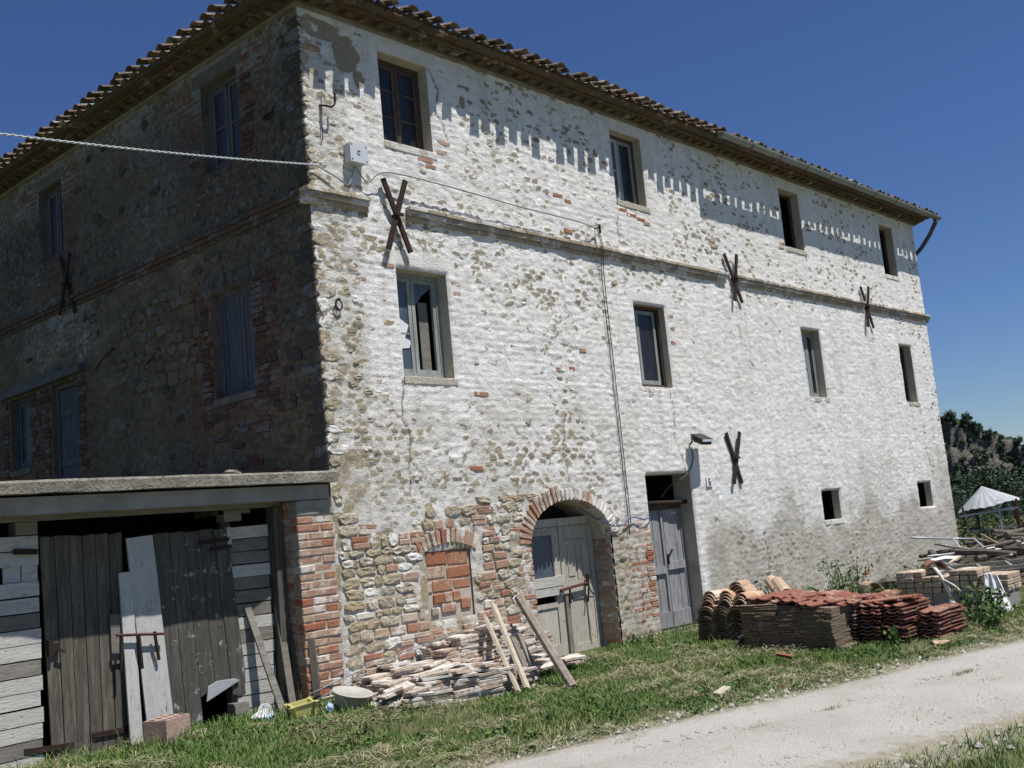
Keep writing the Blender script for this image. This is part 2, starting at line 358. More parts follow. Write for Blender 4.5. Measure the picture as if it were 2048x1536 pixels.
M['tilegrey'] = m_pieces('grey_brown_clay_tile', [(0.0, (0.18, 0.14, 0.10)), (0.4, (0.15, 0.115, 0.08)), (0.7, (0.20, 0.15, 0.105)), (1.0, (0.17, 0.12, 0.085))], 0.1, washcol=(0.3, 0.26, 0.21), dirt=(0.07, 0.05, 0.035))
M['coppo'] = m_pieces('pale_clay_roof_tile', [(0.0, (0.46, 0.31, 0.20)), (0.35, (0.54, 0.41, 0.29)), (0.7, (0.38, 0.27, 0.19)), (1.0, (0.56, 0.33, 0.19))], 0.15, washcol=(0.55, 0.5, 0.42))
M['buffbrick'] = m_pieces('buff_brick', [(0.0, (0.42, 0.34, 0.25)), (0.4, (0.50, 0.41, 0.31)), (0.7, (0.36, 0.29, 0.22)), (1.0, (0.47, 0.33, 0.24))], 0.12)
M['pinkblock'] = m_pieces('pink_cement_block', [(0.0, (0.38, 0.27, 0.22)), (1.0, (0.42, 0.30, 0.25))], 0.0)
M['block'] = m_plain('grey_cement_block', (0.30, 0.30, 0.29), (0.22, 0.22, 0.21), 0.95, 12, bump=0.6)
M['sheet'] = m_plain('tin_sheet', (0.42, 0.445, 0.47), (0.31, 0.33, 0.35), 0.6, 3, 0.0, bump=0.1)
M['galv'] = m_plain('galvanised_tube', (0.50, 0.52, 0.55), (0.38, 0.40, 0.43), 0.45, 6, 0.3)
M['yellow'] = m_plain('sun_faded_yellow_plastic', (0.58, 0.54, 0.20), (0.50, 0.46, 0.17), 0.5, 4, bump=0.1)
M['greytub'] = m_plain('grey_plastic_basin', (0.44, 0.43, 0.40), (0.36, 0.35, 0.32), 0.55, 4, bump=0.1)
M['bag'] = m_plain('white_woven_sack', (0.70, 0.70, 0.71), (0.58, 0.58, 0.60), 0.7, 10, bump=0.3)
M['bluebag'] = m_plain('crumpled_blue_wrapper', (0.22, 0.42, 0.62), (0.5, 0.6, 0.7), 0.4, 20)
M['darkcloth'] = m_plain('dark_rag', (0.05, 0.055, 0.075), (0.03, 0.03, 0.04), 0.9, 10)
M['log'] = m_wood('rotten_log', (0.06, 0.05, 0.042), (0.12, 0.10, 0.085), (0.2, 0.175, 0.15), (3, 3, 3))
M['number'] = m_plain('enamel_plate', (0.74, 0.75, 0.77), (0.68, 0.69, 0.72), 0.4, 3, bump=0.02)
M['ink'] = m_plain('blue_black_enamel', (0.03, 0.04, 0.09), (0.03, 0.04, 0.08), 0.4, 3, bump=0.0)
def m_leaf(name, stops, attr='tone', sub=0.0):
    t = NT(name); c = t.ramp(t.attr(attr), stops); t.col(c); t.rough(0.6); t.b.inputs['Specular IOR Level'].default_value = 0.2
    return t.m
M['grass'] = m_leaf('grass_blade', [(0.0, (0.06, 0.125, 0.024)), (0.35, (0.11, 0.195, 0.045)), (0.6, (0.17, 0.235, 0.07)), (0.8, (0.33, 0.32, 0.17)), (1.0, (0.50, 0.47, 0.32))])
M['hay'] = m_leaf('cut_dry_grass', [(0.0, (0.15, 0.14, 0.075)), (0.5, (0.29, 0.265, 0.165)), (1.0, (0.46, 0.42, 0.29))])
M['weed'] = m_leaf('weed_leaf', [(0.0, (0.03, 0.07, 0.02)), (0.5, (0.06, 0.12, 0.03)), (1.0, (0.10, 0.17, 0.045))])
M['undergrowth'] = m_leaf('scrub_leaf', [(0.0, (0.03, 0.055, 0.02)), (0.5, (0.06, 0.09, 0.03)), (0.75, (0.13, 0.125, 0.055)), (1.0, (0.24, 0.20, 0.11))])
M['foliage'] = m_leaf('hazed_foliage', [(0.0, (0.034, 0.052, 0.036)), (0.5, (0.050, 0.076, 0.046)), (1.0, (0.075, 0.11, 0.058))])  # lightened and slightly blued in the colour, standing for distant haze
M['stem'] = m_plain('green_stem', (0.10, 0.13, 0.05), (0.14, 0.13, 0.07), 0.8)
M['bark'] = m_plain('dark_bark', (0.08, 0.065, 0.05), (0.05, 0.04, 0.03), 0.95)
M['poppy'] = m_plain('red_petal', (0.62, 0.03, 0.02), (0.5, 0.02, 0.015), 0.6)

def m_ground():
    t = NT('turf_soil'); p = t.geo(); n = t.noise(p, 2.2, 6, 0.7); f = t.noise(p, 40, 4, 0.7)
    g = t.ramp(n, [(0.3, (0.055, 0.085, 0.025)), (0.5, (0.10, 0.115, 0.045)), (0.68, (0.20, 0.175, 0.10)), (0.85, (0.27, 0.235, 0.16))])
    g = t.mix(t.ramp(f, [(0.35, 0.6), (0.6, 0.0)]), g, (0.05, 0.05, 0.025))
    far = t.ramp(t.noise(p, 0.02, 4, 0.6), [(0.4, (0.035, 0.06, 0.02)), (0.55, (0.06, 0.085, 0.03)), (0.6, (0.26, 0.24, 0.12)), (0.72, (0.30, 0.27, 0.14)), (0.75, (0.06, 0.09, 0.03))])
    cg = t.n('ShaderNodeNewGeometry'); ln = t.n('ShaderNodeVectorMath', operation='LENGTH'); t.l(cg.outputs['Position'], ln.inputs[0])
    mr = t.n('ShaderNodeMapRange'); t.l(ln.outputs['Value'], mr.inputs[0]); mr.inputs[1].default_value = 45; mr.inputs[2].default_value = 80
    g = t.mix(t.ramp(t.math('ADD', t.attr('verge'), t.math('MULTIPLY', t.math('SUBTRACT', t.noise(p, 7, 5, 0.75), 0.5), 1.0)), [(0.4, 0.0), (0.75, 0.9)]), g, (0.30, 0.275, 0.215))
    t.col(t.mix(mr.outputs[0], g, far)); t.bump(f, 0.8, 0.04); return t.m
M['ground'] = m_ground()
def m_road():
    t = NT('pale_gravel'); p = t.geo(); n = t.noise(p, 1.1, 6, 0.65); v = t.vor(p, 55); f = t.noise(p, 90, 4, 0.75)
    c = t.ramp(n, [(0.25, (0.30, 0.285, 0.255)), (0.5, (0.385, 0.37, 0.345)), (0.75, (0.44, 0.43, 0.41))])
    c = t.mix(t.ramp(f, [(0.34, 0.7), (0.56, 0.0)]), c, (0.22, 0.205, 0.175)); c = t.mix(t.ramp(t.noise(p, 30, 3, 0.7), [(0.62, 0.0), (0.72, 0.5)]), c, (0.56, 0.55, 0.53))
    c = t.mix(t.ramp(v.outputs['Distance'], [(0.0, 0.3), (0.5, 0.0)]), c, (0.62, 0.61, 0.59))
    c = t.mix(t.ramp(t.math('ADD', t.attr('edge'), t.math('MULTIPLY', t.math('SUBTRACT', t.noise(p, 9, 5, 0.75), 0.5), 1.3)), [(0.42, 0.0), (0.78, 0.9)]), c, (0.235, 0.21, 0.145))
    t.col(c); t.rough(0.95)
    t.bump(t.math('ADD', t.math('ADD', f, t.math('MULTIPLY', v.outputs['Distance'], -0.8)), t.math('MULTIPLY', t.noise(p, 14, 4, 0.7), 0.8)), 0.55, 0.014); return t.m
M['road'] = m_road()
def m_hill():
    t = NT('cliff_rock_and_scrub'); p = t.geo((1, 1, 2.2)); n = t.noise(p, 0.18, 7, 0.7); f = t.noise(p, 0.9, 5, 0.7)
    rock = t.ramp(f, [(0.34, (0.055, 0.053, 0.050)), (0.5, (0.125, 0.115, 0.10)), (0.74, (0.26, 0.235, 0.195))])
    scrub = t.ramp(f, [(0.3, (0.022, 0.036, 0.016)), (0.7, (0.05, 0.072, 0.03))])
    t.col(t.mix(t.ramp(t.math('ADD', t.attr('rock'), t.math('MULTIPLY', t.math('SUBTRACT', n, 0.5), 1.2)), [(0.4, 0.0), (0.6, 1.0)]), scrub, rock))
    t.bump(f, 1.0, 1.0); return t.m
M['hill'] = m_hill()

# ---------------------------------------------------------------- shared small meshes (unit size)
def chamfer_box(jit, cham, seed, front_only=False):
    """unit box -0.5..0.5 with chamfered edges and uneven corners, 44 triangles"""
    r = random.Random(seed); g = Geo(); c = cham
    idx = {}
    for sx in (-1, 1):
        for sy in (-1, 1):
            for sz in (-1, 1):
                j = [r.uniform(-jit, jit) for _ in range(3)]
                for ax in range(3):
                    p = [sx*(0.5-c[0]), sy*(0.5-c[1]), sz*(0.5-c[2])]; p[ax] = (sx, sy, sz)[ax]*0.5
                    p = [p[k]+j[k] + r.uniform(-jit, jit)*0.3 for k in range(3)]
                    idx[(sx, sy, sz, ax)] = len(g.v); g.v.append(tuple(p))
    S = [(-1, -1), (1, -1), (1, 1), (-1, 1)]
    def key(ax, s, a, b):
        o = [0, 0, 0]; o[ax] = s; oth = [k for k in range(3) if k != ax]; o[oth[0]] = a; o[oth[1]] = b; return tuple(o)
    for ax in range(3):
        for s in (-1, 1):
            q = [idx[(*key(ax, s, a, b), ax)] for a, b in S]; g.f.append(tuple(q))
    for ax in range(3):
        o = [k for k in range(3) if k != ax]
        for a in (-1, 1):
            for b in (-1, 1):
                k1 = [0]*3; k1[ax] = -1; k1[o[0]] = a; k1[o[1]] = b; k2 = list(k1); k2[ax] = 1
                g.f.append((idx[(*k1, o[0])], idx[(*k2, o[0])], idx[(*k2, o[1])], idx[(*k1, o[1])]))
    for sx in (-1, 1):
        for sy in (-1, 1):
            for sz in (-1, 1): g.f.append(tuple(idx[(sx, sy, sz, k)] for k in range(3)))
    import bmesh
    m = g.mesh('block'); bm = bmesh.new(); bm.from_mesh(m); bmesh.ops.recalc_face_normals(bm, faces=bm.faces); bm.to_mesh(m); bm.free()
    return m

def stone_mesh(seed):
    """rough stone, face towards -y, unit size"""
    r = random.Random(seed); g = Geo(); n = 9
    base = []
    for k in range(n):
        t = 2*math.pi*(k+r.uniform(-0.25, 0.25))/n
        e = r.uniform(4.0, 9.0)                               # between ellipse and block
        c, s = math.cos(t), math.sin(t); q = (abs(c)**e+abs(s)**e)**(-1/e)*r.uniform(0.84, 1.06)*0.5
        base.append((c*q, s*q))
    rings = [(1.0, 0.5), (1.0, -0.40), (0.94, -0.475), (0.60, -0.50)]
    for f, y in rings:
        for x, z in base: g.v.append((x*f+r.uniform(-.02, .02), y+r.uniform(-.045, .045)*(f < 1), z*f+r.uniform(-.02, .02)))
    g.v.append((0, -0.5+r.uniform(-.06, .06), 0)); cidx = len(g.v)-1
    for i in range(len(rings)-1):
        for k in range(n):
            k2 = (k+1) % n; g.f.append((i*n+k, (i+1)*n+k, (i+1)*n+k2, i*n+k2))
    o = (len(rings)-1)*n
    for k in range(n): g.f.append((o+k, cidx, o+(k+1) % n))
    import bmesh
    m = g.mesh('stone', True); bm = bmesh.new(); bm.from_mesh(m); bmesh.ops.recalc_face_normals(bm, faces=bm.faces)
    bm.to_mesh(m); bm.free(); m.polygons.foreach_set('use_smooth', [False]*len(m.polygons)); return m

def use(ms, key, mat):
    """copy of a shared mesh bound to a material"""
    k = (key, mat.name)
    if k not in ms:
        ms[k] = [m.copy() for m in SHARED[key]]
        for m in ms[k]: m.materials.clear(); m.materials.append(mat)
    return rnd.choice(ms[k])
SHARED = {'brick': [chamfer_box(0.022, (0.035, 0.06, 0.10), i) for i in range(7)],
          'stone': [stone_mesh(40+i) for i in range(12)],
          'slab': [chamfer_box(0.02, (0.02, 0.03, 0.12), 70+i) for i in range(6)],
          'quoin': [chamfer_box(0.03, (0.06, 0.06, 0.09), 90+i) for i in range(6)]}
_ms = {}
def piece(name, key, mat, c, s, parent, rot=None):
    return put(name, use(_ms, key, mat), mat, parent, c, rot, s)

def tile_mesh(L, r0, r1, th, n=6, arc=math.pi*0.95):
    """barrel tile, convex side up, long axis y from 0 to L, r0 at y=0"""
    g = Geo(); a0 = (math.pi-arc)/2
    for (y, r) in ((0, r0), (L, r1)):
        for q in (r, r-th):
            for k in range(n+1):
                t = a0+arc*k/n; g.v.append((-q*math.cos(t), y, q*math.sin(t)))
    m = n+1
    for k in range(n):
        g.f += [(k, k+1, 2*m+k+1, 2*m+k), (m+k+1, m+k, 3*m+k, 3*m+k+1), (k+1, k, m+k, m+k+1), (2*m+k, 2*m+k+1, 3*m+k+1, 3*m+k)]
    g.f += [(0, 2*m, 3*m, m), (n, m+n, 3*m+n, 2*m+n)]
    return g

# ================================================================ GROUND AND ROAD
def ground_z(x, y):
    x = np.asarray(x, float); y = np.asarray(y, float)
    r = np.hypot(x-8, y)
    z = 0.11*sst(1.3, -0.3, x)*sst(-2.4, -0.5, y)
    z = z + 0.05*(fbm(x*0.6, y*0.6, 5, 3)-0.5)*sst(-0.2, -1.0, y)
    z = z - 15*sst(24, 190, r)
    return z

def road_edges(x):
    x = np.asarray(x, float)
    top = np.interp(x, [-30, -6, -1.2, -0.6, 0.3, 1.3, 2.85, 4.5, 5.2, 12, 40], [-4.2, -3.2, -3.1, -3.18, -3.42, -3.80, -4.12, -4.51, -4.72, -6.6, -15])
    low = np.interp(x, [-30, -6, -0.5, 0.3, 1.0, 12, 40], [-6.2, -5.35, -5.55, -5.85, -6.05, -9.4, -18])
    wob = 0.16*(fbm(x*1.7, x*0+3.3, 9, 3)-0.5)
    return top+wob, low-wob

def polar(name, cx, cy, radii, nseg, zf):
    V = []; F = []
    a = np.linspace(0, 2*np.pi, nseg, endpoint=False)
    V.append([[cx, cy, 0.0]])
    for rr in radii: V.append(np.stack([cx+rr*np.cos(a), cy+rr*np.sin(a), 0*a], 1))
    V = np.concatenate(V); V[:, 2] = zf(V[:, 0], V[:, 1])
    i = np.arange(nseg); j = (i+1) % nseg; Q = []
    for k in range(len(radii)-1):
        b = 1+k*nseg; Q.append(np.stack([b+i, b+nseg+i, b+nseg+j, b+j], 1))
    T = np.stack([0*i, 1+i, 1+j, 1+j], 1)
    return V, np.concatenate(Q), T
rad = np.concatenate([np.linspace(0.15, 14, 96), np.geomspace(14.5, 4000, 70)])
V, Q, T = polar('ground', 0, -3, rad, 220, ground_z)
te, le = road_edges(V[:, 0]); verge = np.maximum(sst(0.55, 0.0, np.abs(V[:, 1]-te)), sst(0.55, 0.0, np.abs(V[:, 1]-le)))
g = np_mesh('ground', V, Q, {'verge': verge*(V[:, 0] < 30)})
tag(put('ground', g, M['ground']), kind='structure')
hub = Geo(); hub.v = [tuple(v) for v in V[:221]]; hub.f = [(0, 1+i, 1+(i+1) % 220) for i in range(220)]
# (the tiny fan at the hub is folded into the same sheet)
import bmesh
bm = bmesh.new(); bm.from_mesh(g); m2 = hub.mesh(); bm.from_mesh(m2); bmesh.ops.remove_doubles(bm, verts=bm.verts, dist=1e-5)
bmesh.ops.recalc_face_normals(bm, faces=bm.faces); bm.to_mesh(g); bm.free()

xs = np.concatenate([np.arange(-16, 9, 0.06), np.arange(9, 40, 0.4)]); nv = 26
top, low = road_edges(xs)
t = np.linspace(0, 1, nv)
X = np.repeat(xs[:, None], nv, 1); Y = top[:, None]*(1-t)+low[:, None]*t
Z = ground_z(X, Y)+0.012+0.02*(fbm(X*2.5, Y*2.5, 21, 3)-0.5)*np.sin(np.pi*t)+(0.030-0.030*np.exp(-((t-0.28)/0.10)**2)-0.030*np.exp(-((t-0.76)/0.10)**2))*np.sin(np.pi*t)
Z = np.maximum(Z, ground_z(X, Y)+0.006); Z[:, 0] -= 0.05; Z[:, -1] -= 0.05
mid = np.exp(-((t-0.55)/0.13)**2)*0.30
edge = np.clip(np.maximum(1-t/0.20, 1-(1-t)/0.28), 0, 1)[None, :]*0.95 + 0*X + mid[None, :]*(0.4+1.2*fbm(X*0.8, Y*2, 31, 3))
nx = len(xs); I = np.arange(nx-1)[:, None]*nv+np.arange(nv-1)[None, :]
F = np.stack([I, I+1, I+nv+1, I+nv], -1).reshape(-1, 4)
tag(put('road', np_mesh('road', np.stack([X, Y, Z], -1).reshape(-1, 3), F[:, ::-1], {'edge': edge.ravel()}), M['road']), kind='structure')

# ================================================================ FARMHOUSE
LX, LY, TOP = 16.4, 10.5, 7.353
house = thing('farmhouse', 'long three-storey whitewashed rubble-stone farmhouse with tiled eaves', 'farmhouse', (0, 0, 0))
BLK = (1.21, 1.89, 0.72, 1.46)
WIN = {'u1': (1.10, 1.86, 6.09, 7.158), 'u2': (5.456, 6.204, 6.12, 7.18), 'u3': (10.392, 11.125, 6.091, 7.162), 'u4': (14.60, 15.264, 6.06, 7.12),
       'l1': (1.117, 1.887, 3.39, 4.613), 'l2': (5.578, 6.34, 3.421, 4.627), 'l3': (10.546, 11.245, 3.401, 4.624), 'l4': (14.733, 15.357, 3.408, 4.59),
       's1': (10.508, 11.183, 1.253, 1.761), 's2': (14.667, 15.376, 1.27, 1.757)}
DOOR2 = (5.40, 6.51, -0.1, 2.18)
ARCH = (2.92, 4.50, 1.42, 0.50)          # x0, x1, springing, rise
SWIN = {'a1': (1.18, 1.93, 6.06, 7.12), 'a2': (5.58, 6.30, 6.02, 7.08), 'b1': (1.155, 1.97, 3.39, 4.62), 'c2': (6.86, 7.49, 3.14, 4.2), 'cd': (5.30, 6.12, 2.2, 4.2)}

def vor2(x, z, cw, ch, seed):
    """coursed cells: nearest and second-nearest seed, id of the nearest"""
    z = z + 0.05*(vnoise(x*1.1, z*1.1, seed+3)-0.5)
    v = z/ch; u = x/cw
    i0, j0 = np.floor(u), np.floor(v)
    f1 = np.full(x.shape, 9.0); f2 = f1.copy(); idr = np.zeros(x.shape)
    for dj in (-1, 0, 1):
        j = j0+dj; off = 0.5*(j % 2)
        for di in (-2, -1, 0, 1, 2):
            i = i0+di
            px = i+off+0.5+0.38*(hsh(i, j, seed)-0.5)*2*0.8; pz = j+0.5+0.26*(hsh(i, j, seed+1)-0.5)*2
            sx = 0.8+0.5*hsh(i, j, seed+2)
            d = np.sqrt(((u-px)/sx)**2+((v-pz)*1.05)**2)
            cl = d < f1
            f2 = np.where(cl, f1, np.minimum(f2, d)); idr = np.where(cl, hsh(i, j, seed+5), idr); f1 = np.where(cl, d, f1)
    return f1, f2, idr

def brickpat(x, z, bw, bh, seed):
    j = np.floor(z/bh); u = x/bw+0.5*(j % 2); i = np.floor(u)
    fu = np.minimum(u-i, 1-(u-i))*bw; fv = np.minimum(z/bh-j, 1-(z/bh-j))*bh
    return np.minimum(fu, fv), hsh(i, j, seed)

def inrect(x, z, r, pad=0.0):
    return (x > r[0]-pad) & (x < r[1]+pad) & (z > r[2]-pad) & (z < r[3]+pad)
def rectdist(x, z, r):
    dx = np.maximum(np.maximum(r[0]-x, x-r[1]), 0); dz = np.maximum(np.maximum(r[2]-z, z-r[3]), 0)
    return np.hypot(dx, dz)
def soft(x, z, r, f):
    """1 inside the rectangle, falling to 0 over f metres, ragged"""
    d = rectdist(x, z, r)+0.5*f*(fbm(x*5, z*5, 77, 3)-0.5)*2
    return 1-sst(0, f, d)

def arch_in(x, z, grow=0.0):
    cx, a, zs, b = (ARCH[0]+ARCH[1])/2, (ARCH[1]-ARCH[0])/2+grow, ARCH[2], ARCH[3]+grow
    return ((np.abs(x-cx) < a) & (z <= zs)) | (((x-cx)/a)**2+((z-zs)/b)**2 < 1)

def ztop(x):      # upper edge of the zone where the facing stones lie bare
    return np.interp(x, [-1, 0.0, 0.3, 0.55, 0.9, 1.6, 2.2, 2.7, 3.1, 3.3], [2.2, 2.15, 2.0, 1.70, 1.80, 1.95, 2.0, 2.06, 2.1, 1.2])

def gridlines(a, b, step, fixed):
    g = [a]
    while g[-1] < b: g.append(g[-1]+step(g[-1]))
    g = np.array(g); g[-1] = b
    for f in fixed: g[np.argmin(np.abs(g-f))] = f
    return np.unique(g)

def wall_sheet(name, side):
    wins = SWIN if side else dict(WIN, blk=BLK, d2=DOOR2)
    if side: us = gridlines(0, LY, lambda u: 0.024+0.0010*u, [w[i] for w in wins.values() for i in (0, 1)])
    else: us = gridlines(0, LX, lambda u: 0.0185+0.0013*u, [w[i] for w in wins.values() for i in (0, 1)])
    zs = gridlines(-0.2, TOP+0.03, (lambda z: 0.026) if side else (lambda z: 0.0195), [w[i] for w in wins.values() for i in (2, 3)])
    U, Zz = np.meshgrid(us, zs, indexing='ij')
    sd_ = 500 if side else 100
    Uw = U+0.05*(fbm(U*7, Zz*7, sd_+61, 3)-0.5); Zw = Zz+0.022*(fbm(U*7, Zz*7, sd_+62, 3)-0.5)
    f1, f2, rid = vor2(Uw, Zw, 0.165, 0.076, sd_)
    st = sst(0.02, 0.26, f2-f1)*(0.009+0.018*rid)+0.007*(fbm(U*13, Zz*17, sd_+63, 3)-0.5)
    bd, brid = brickpat(U, Zz+0.01*vnoise(U*2, Zz*2, 3), 0.275, 0.0745, sd_+40)
    bk = sst(0.004, 0.013, bd)*(0.013+0.009*brid)
    # where bricks were laid instead of rubble
    B = np.zeros_like(U)
    for k, r in wins.items():
        if k in ('blk',): continue
        left = (r[0]-0.42, r[0], r[2]-0.1, r[3]-0.02); right = (r[1], r[1]+0.42, r[2]-0.1, r[3]-0.02); und = (r[0]-0.1, r[1]+0.1, r[2]-0.42, r[2]-0.02)
        for q in (left, right, und): B = np.maximum(B, soft(U, Zz, q, 0.22))
    if not side:
        B = np.maximum(B, soft(U, Zz, (2.4, 4.6, 3.05, 3.9), 0.5)*(fbm(U*1.6, Zz*1.6, 8, 3) > 0.42))
        B = np.maximum(B, soft(U, Zz, (3.6, 5.5, 5.75, 6.4), 0.4)*(fbm(U*1.6, Zz*1.6, 18, 3) > 0.45))
    else:
        B = np.maximum(B, soft(U, Zz, (1.2, 2.3, 2.4, 3.3), 0.4)*(fbm(U*1.6, Zz*1.6, 8, 3) > 0.45))
    B = (B > 0.5).astype(float)
    piece_h = np.where(B > 0.5, bk, st); tone = np.where(B > 0.5, brid, rid)
    # lime coat
    cov = fbm(U*1.1, Zz*1.1, sd_+9, 4); cov2 = fbm(U*4.5, Zz*4.5, sd_+19, 3)
    if side:
        pl = 0.007+0.010*(cov-0.5)*2+0.010*(cov2-0.5)*2+0.003*sst(4.4, 6.5, Zz)+0.014*(fbm(U*14, Zz*14, 207, 3)-0.5)
        pl = pl-0.016*soft(U, Zz, (2.0, 4.6, 3.75, 4.75), 0.6) - 0.008*sst(4.5, 3.0, Zz)
    else:
        pl = 0.0192+0.004*(cov-0.5)*2+0.006*(cov2-0.5)*2+0.014*(fbm(U*11, Zz*23, 207, 3)-0.5)+0.006*B
        pl = pl+0.009*sst(6.2, 7.4, U+0.8*(cov-0.5))*sst(2.9, 2.2, Zz)+0.0015*sst(5, 12, U)
        pl = pl-0.012*soft(U, Zz, (7.7, 10.3, 0, 1.05), 0.5)-0.010*soft(U, Zz, (11.0, 13.6, 0, 1.25), 0.5)
        pl = pl-0.004*soft(U, Zz, (0.0, 0.4, 2.1, 5.2), 0.35)
        pl = pl-0.010*soft(U, Zz, (4.7, 5.45, 0, 1.5), 0.3)
        pl = pl+0.012*soft(U, Zz, (4.9, 6.6, 2.1, 3.4), 0.8)
        pl = pl+0.010*soft(U, Zz, (7.2, 10.2, 2.2, 4.3), 1.0)+0.010*soft(U, Zz, (11.4, 14.4, 1.8, 4.3), 1.0)
    smooth = np.zeros_like(U)
    for k, r in wins.items():
        if k[0] in 'ulabc' and k != 'blk':
            smooth = np.maximum(smooth, 1-sst(0.0, 0.03, rectdist(U, Zz, (r[0]-0.13, r[1]+0.13, r[3], r[3]+0.18))))
    lump = 0.012*(fbm(U*9, Zz*13, sd_+31, 3)-0.5)+0.010*(fbm(U*13, Zz*27, sd_+32, 3)-0.5)
    lump = lump*(1-0.6*sst(4.5, 8, U)*(0 if side else 1))
    pl = pl+lump*(1-0.7*smooth)
    d = piece_h-pl; k = 0.006
    under = piece_h*((0.32-0.10*B-0.17*sst(5, 8, U)) if not side else 0.7)*(1-smooth)*(1-0.75*sst(0, 0.006, d))                 # the masonry still reads through the lime
    h = np.where(d > 0, piece_h, pl)+k*np.exp(-np.abs(d)/k)*0.25+under-0.005
    expo = np.clip(0.42+d/0.012, -0.6, 1.0)
    expo = np.where(smooth > 0.4, -0.6, expo); h = h*(1-smooth)+smooth*(0.022+0.2*lump)
    if not side:
        zone = (Zz < ztop(U)+0.18*(fbm(U*4, Zz*4, 6, 3)-0.5)) & (U < 3.05)
        zone |= (U < 0.5) & (Zz < 2.6)
        zs_m = (1-sst(-0.10, 0.16, Zz-ztop(U)+0.22*(fbm(U*4, Zz*4, 6, 3)-0.5)))*sst(3.1, 2.95, U)
        zs_m = np.maximum(zs_m, sst(0.55, 0.40, U)*sst(2.75, 2.5, Zz))
        h = h*(1-zs_m)+zs_m*(0.012+0.030*(fbm(U*10, Zz*13, 91, 4)-0.5))
        expo = np.where(zone, 0.15+0.55*(fbm(U*6, Zz*6, 92, 3) > 0.56), expo); tone = np.where(zone, fbm(U*7, Zz*7, 93, 2), tone)
        # dropped plaster patches under the eaves
        for (px, pz, rx, rz) in ((0.62, 6.98, 0.20, 0.26), (0.78, 6.72, 0.09, 0.12), (0.28, 7.18, 0.32, 0.13), (2.43, 6.86, 0.06, 0.09), (5.05, 6.72, 0.06, 0.07)):
            q = np.hypot((U-px)/rx, (Zz-pz)/rz)+0.5*(fbm(U*9, Zz*9, 33, 3)-0.5)
            e = 1-sst(0.85, 1.0, q); h = h-0.012*e*(h > 0.01); expo = np.maximum(expo, 1.2*e-0.6*(1-e)); tone = np.where(e > 0.3, 0.93, tone); B = np.where(e > 0.2, 0.0, B)
    crack = np.zeros_like(U)
    if not side:
        for pts in (((1.86, 7.16), (2.0, 6.9), (1.97, 6.6), (2.1, 6.3)), ((5.45, 6.1), (5.38, 5.8), (5.42, 5.45)), ((6.2, 3.4), (6.28, 3.1), (6.22, 2.7), (6.4, 2.2)), ((1.1, 3.4), (1.02, 3.0), (1.12, 2.6), (1.06, 2.1)), ((3.75, 2.15), (3.7, 2.6), (3.82, 3.0)), ((11.1, 6.1), (11.2, 5.7), (11.15, 5.4)), ((15.3, 3.4), (15.45, 2.9), (15.4, 2.4), (15.55, 1.9)), ((14.7, 6.05), (14.62, 5.6)), ((8.3, 0.3), (8.5, 0.8), (8.4, 1.2)), ((5.0, 0.2), (5.08, 0.7), (5.02, 1.2))):
            uu, zz2 = U+0.10*(fbm(U*9, Zz*9, 301, 3)-0.5), Zz+0.06*(fbm(U*9, Zz*9, 302, 3)-0.5)
            for (ax_, az_), (bx_, bz_) in zip(pts, pts[1:]):
                L2 = (bx_-ax_)**2+(bz_-az_)**2; tt_ = np.clip(((uu-ax_)*(bx_-ax_)+(zz2-az_)*(bz_-az_))/L2, 0, 1)
                crack = np.maximum(crack, 1-sst(0.004, 0.017, np.hypot(uu-ax_-tt_*(bx_-ax_), zz2-az_-tt_*(bz_-az_))))
        h = h-0.012*crack
    fade = np.minimum(sst(0, 0.035, U), 1)
    for r in wins.values(): fade = fade*np.maximum(sst(0.0, 0.03, rectdist(U, Zz, r)), 0.12)
    h = h*fade
    # openings
    uc = (U[1:, 1:]+U[:-1, :-1])/2; zc = (Zz[1:, 1:]+Zz[:-1, :-1])/2
    hole = np.zeros(uc.shape, bool)
    for r in wins.values(): hole |= inrect(uc, zc, r)
    if not side: hole |= arch_in(uc, zc, 0.02)
    grey = np.zeros_like(U); rust = np.zeros_like(U)
    if not side:
        n = fbm(U*1.3, Zz*0.8, 61, 4)
        grey = 1.2*sst(6.4, 7.0, U)*sst(2.0, 0.7, Zz+1.2*(n-0.5))
        grey = np.maximum(grey, 0.8*sst(2.9, 0.8, Zz)*sst(0.1, 0.5, n)*sst(6.3, 7.5, U)*0.6)
        grey = np.maximum(grey, 0.50*soft(U, Zz, (12.4, 13.1, 0.2, 2.2), 1.3)); grey = np.maximum(grey, 0.6*soft(U, Zz, (15.7, 16.4, 0.2, 2.0), 0.8))
        grey = np.maximum(grey, 0.85*soft(U, Zz, (4.55, 5.4, 0.0, 1.3), 0.3))
        grey = np.maximum(grey, 0.5*soft(U, Zz, (0.0, 2.7, 1.7, 2.35), 0.5)); grey = np.maximum(grey, 0.36*sst(4.2, 2.6, Zz+0.8*(n-0.5))*sst(6.5, 5.0, U))
        grey = np.maximum(grey, 0.55*soft(U, Zz, (0.0, 0.5, 2.0, 7.2), 0.3))
        grey = np.where(zone, 0.62-0.5*sst(0.6, 0.2, Zz), grey)
        grey = np.maximum(grey, 0.5*sst(0.35, 0.0, np.abs(Zz-5.0))*n)
        for (px, pz, L) in ((8.42, 4.82, 0.85), (1.27, 4.78, 0.3), (1.0, 4.78, 0.2), (13.5, 4.82, 0.35), (13.25, 4.82, 0.3), (7.8, 1.98, 0.25)):
            rust = np.maximum(rust, 0.75*np.exp(-((U-px)/0.035)**2)*sst(pz-L, pz-0.2*L, Zz)*(Zz < pz)*sst(0.3, 0.6, fbm(U*12, Zz*3, 4, 3)))
    dark = np.full_like(U, 0.0)
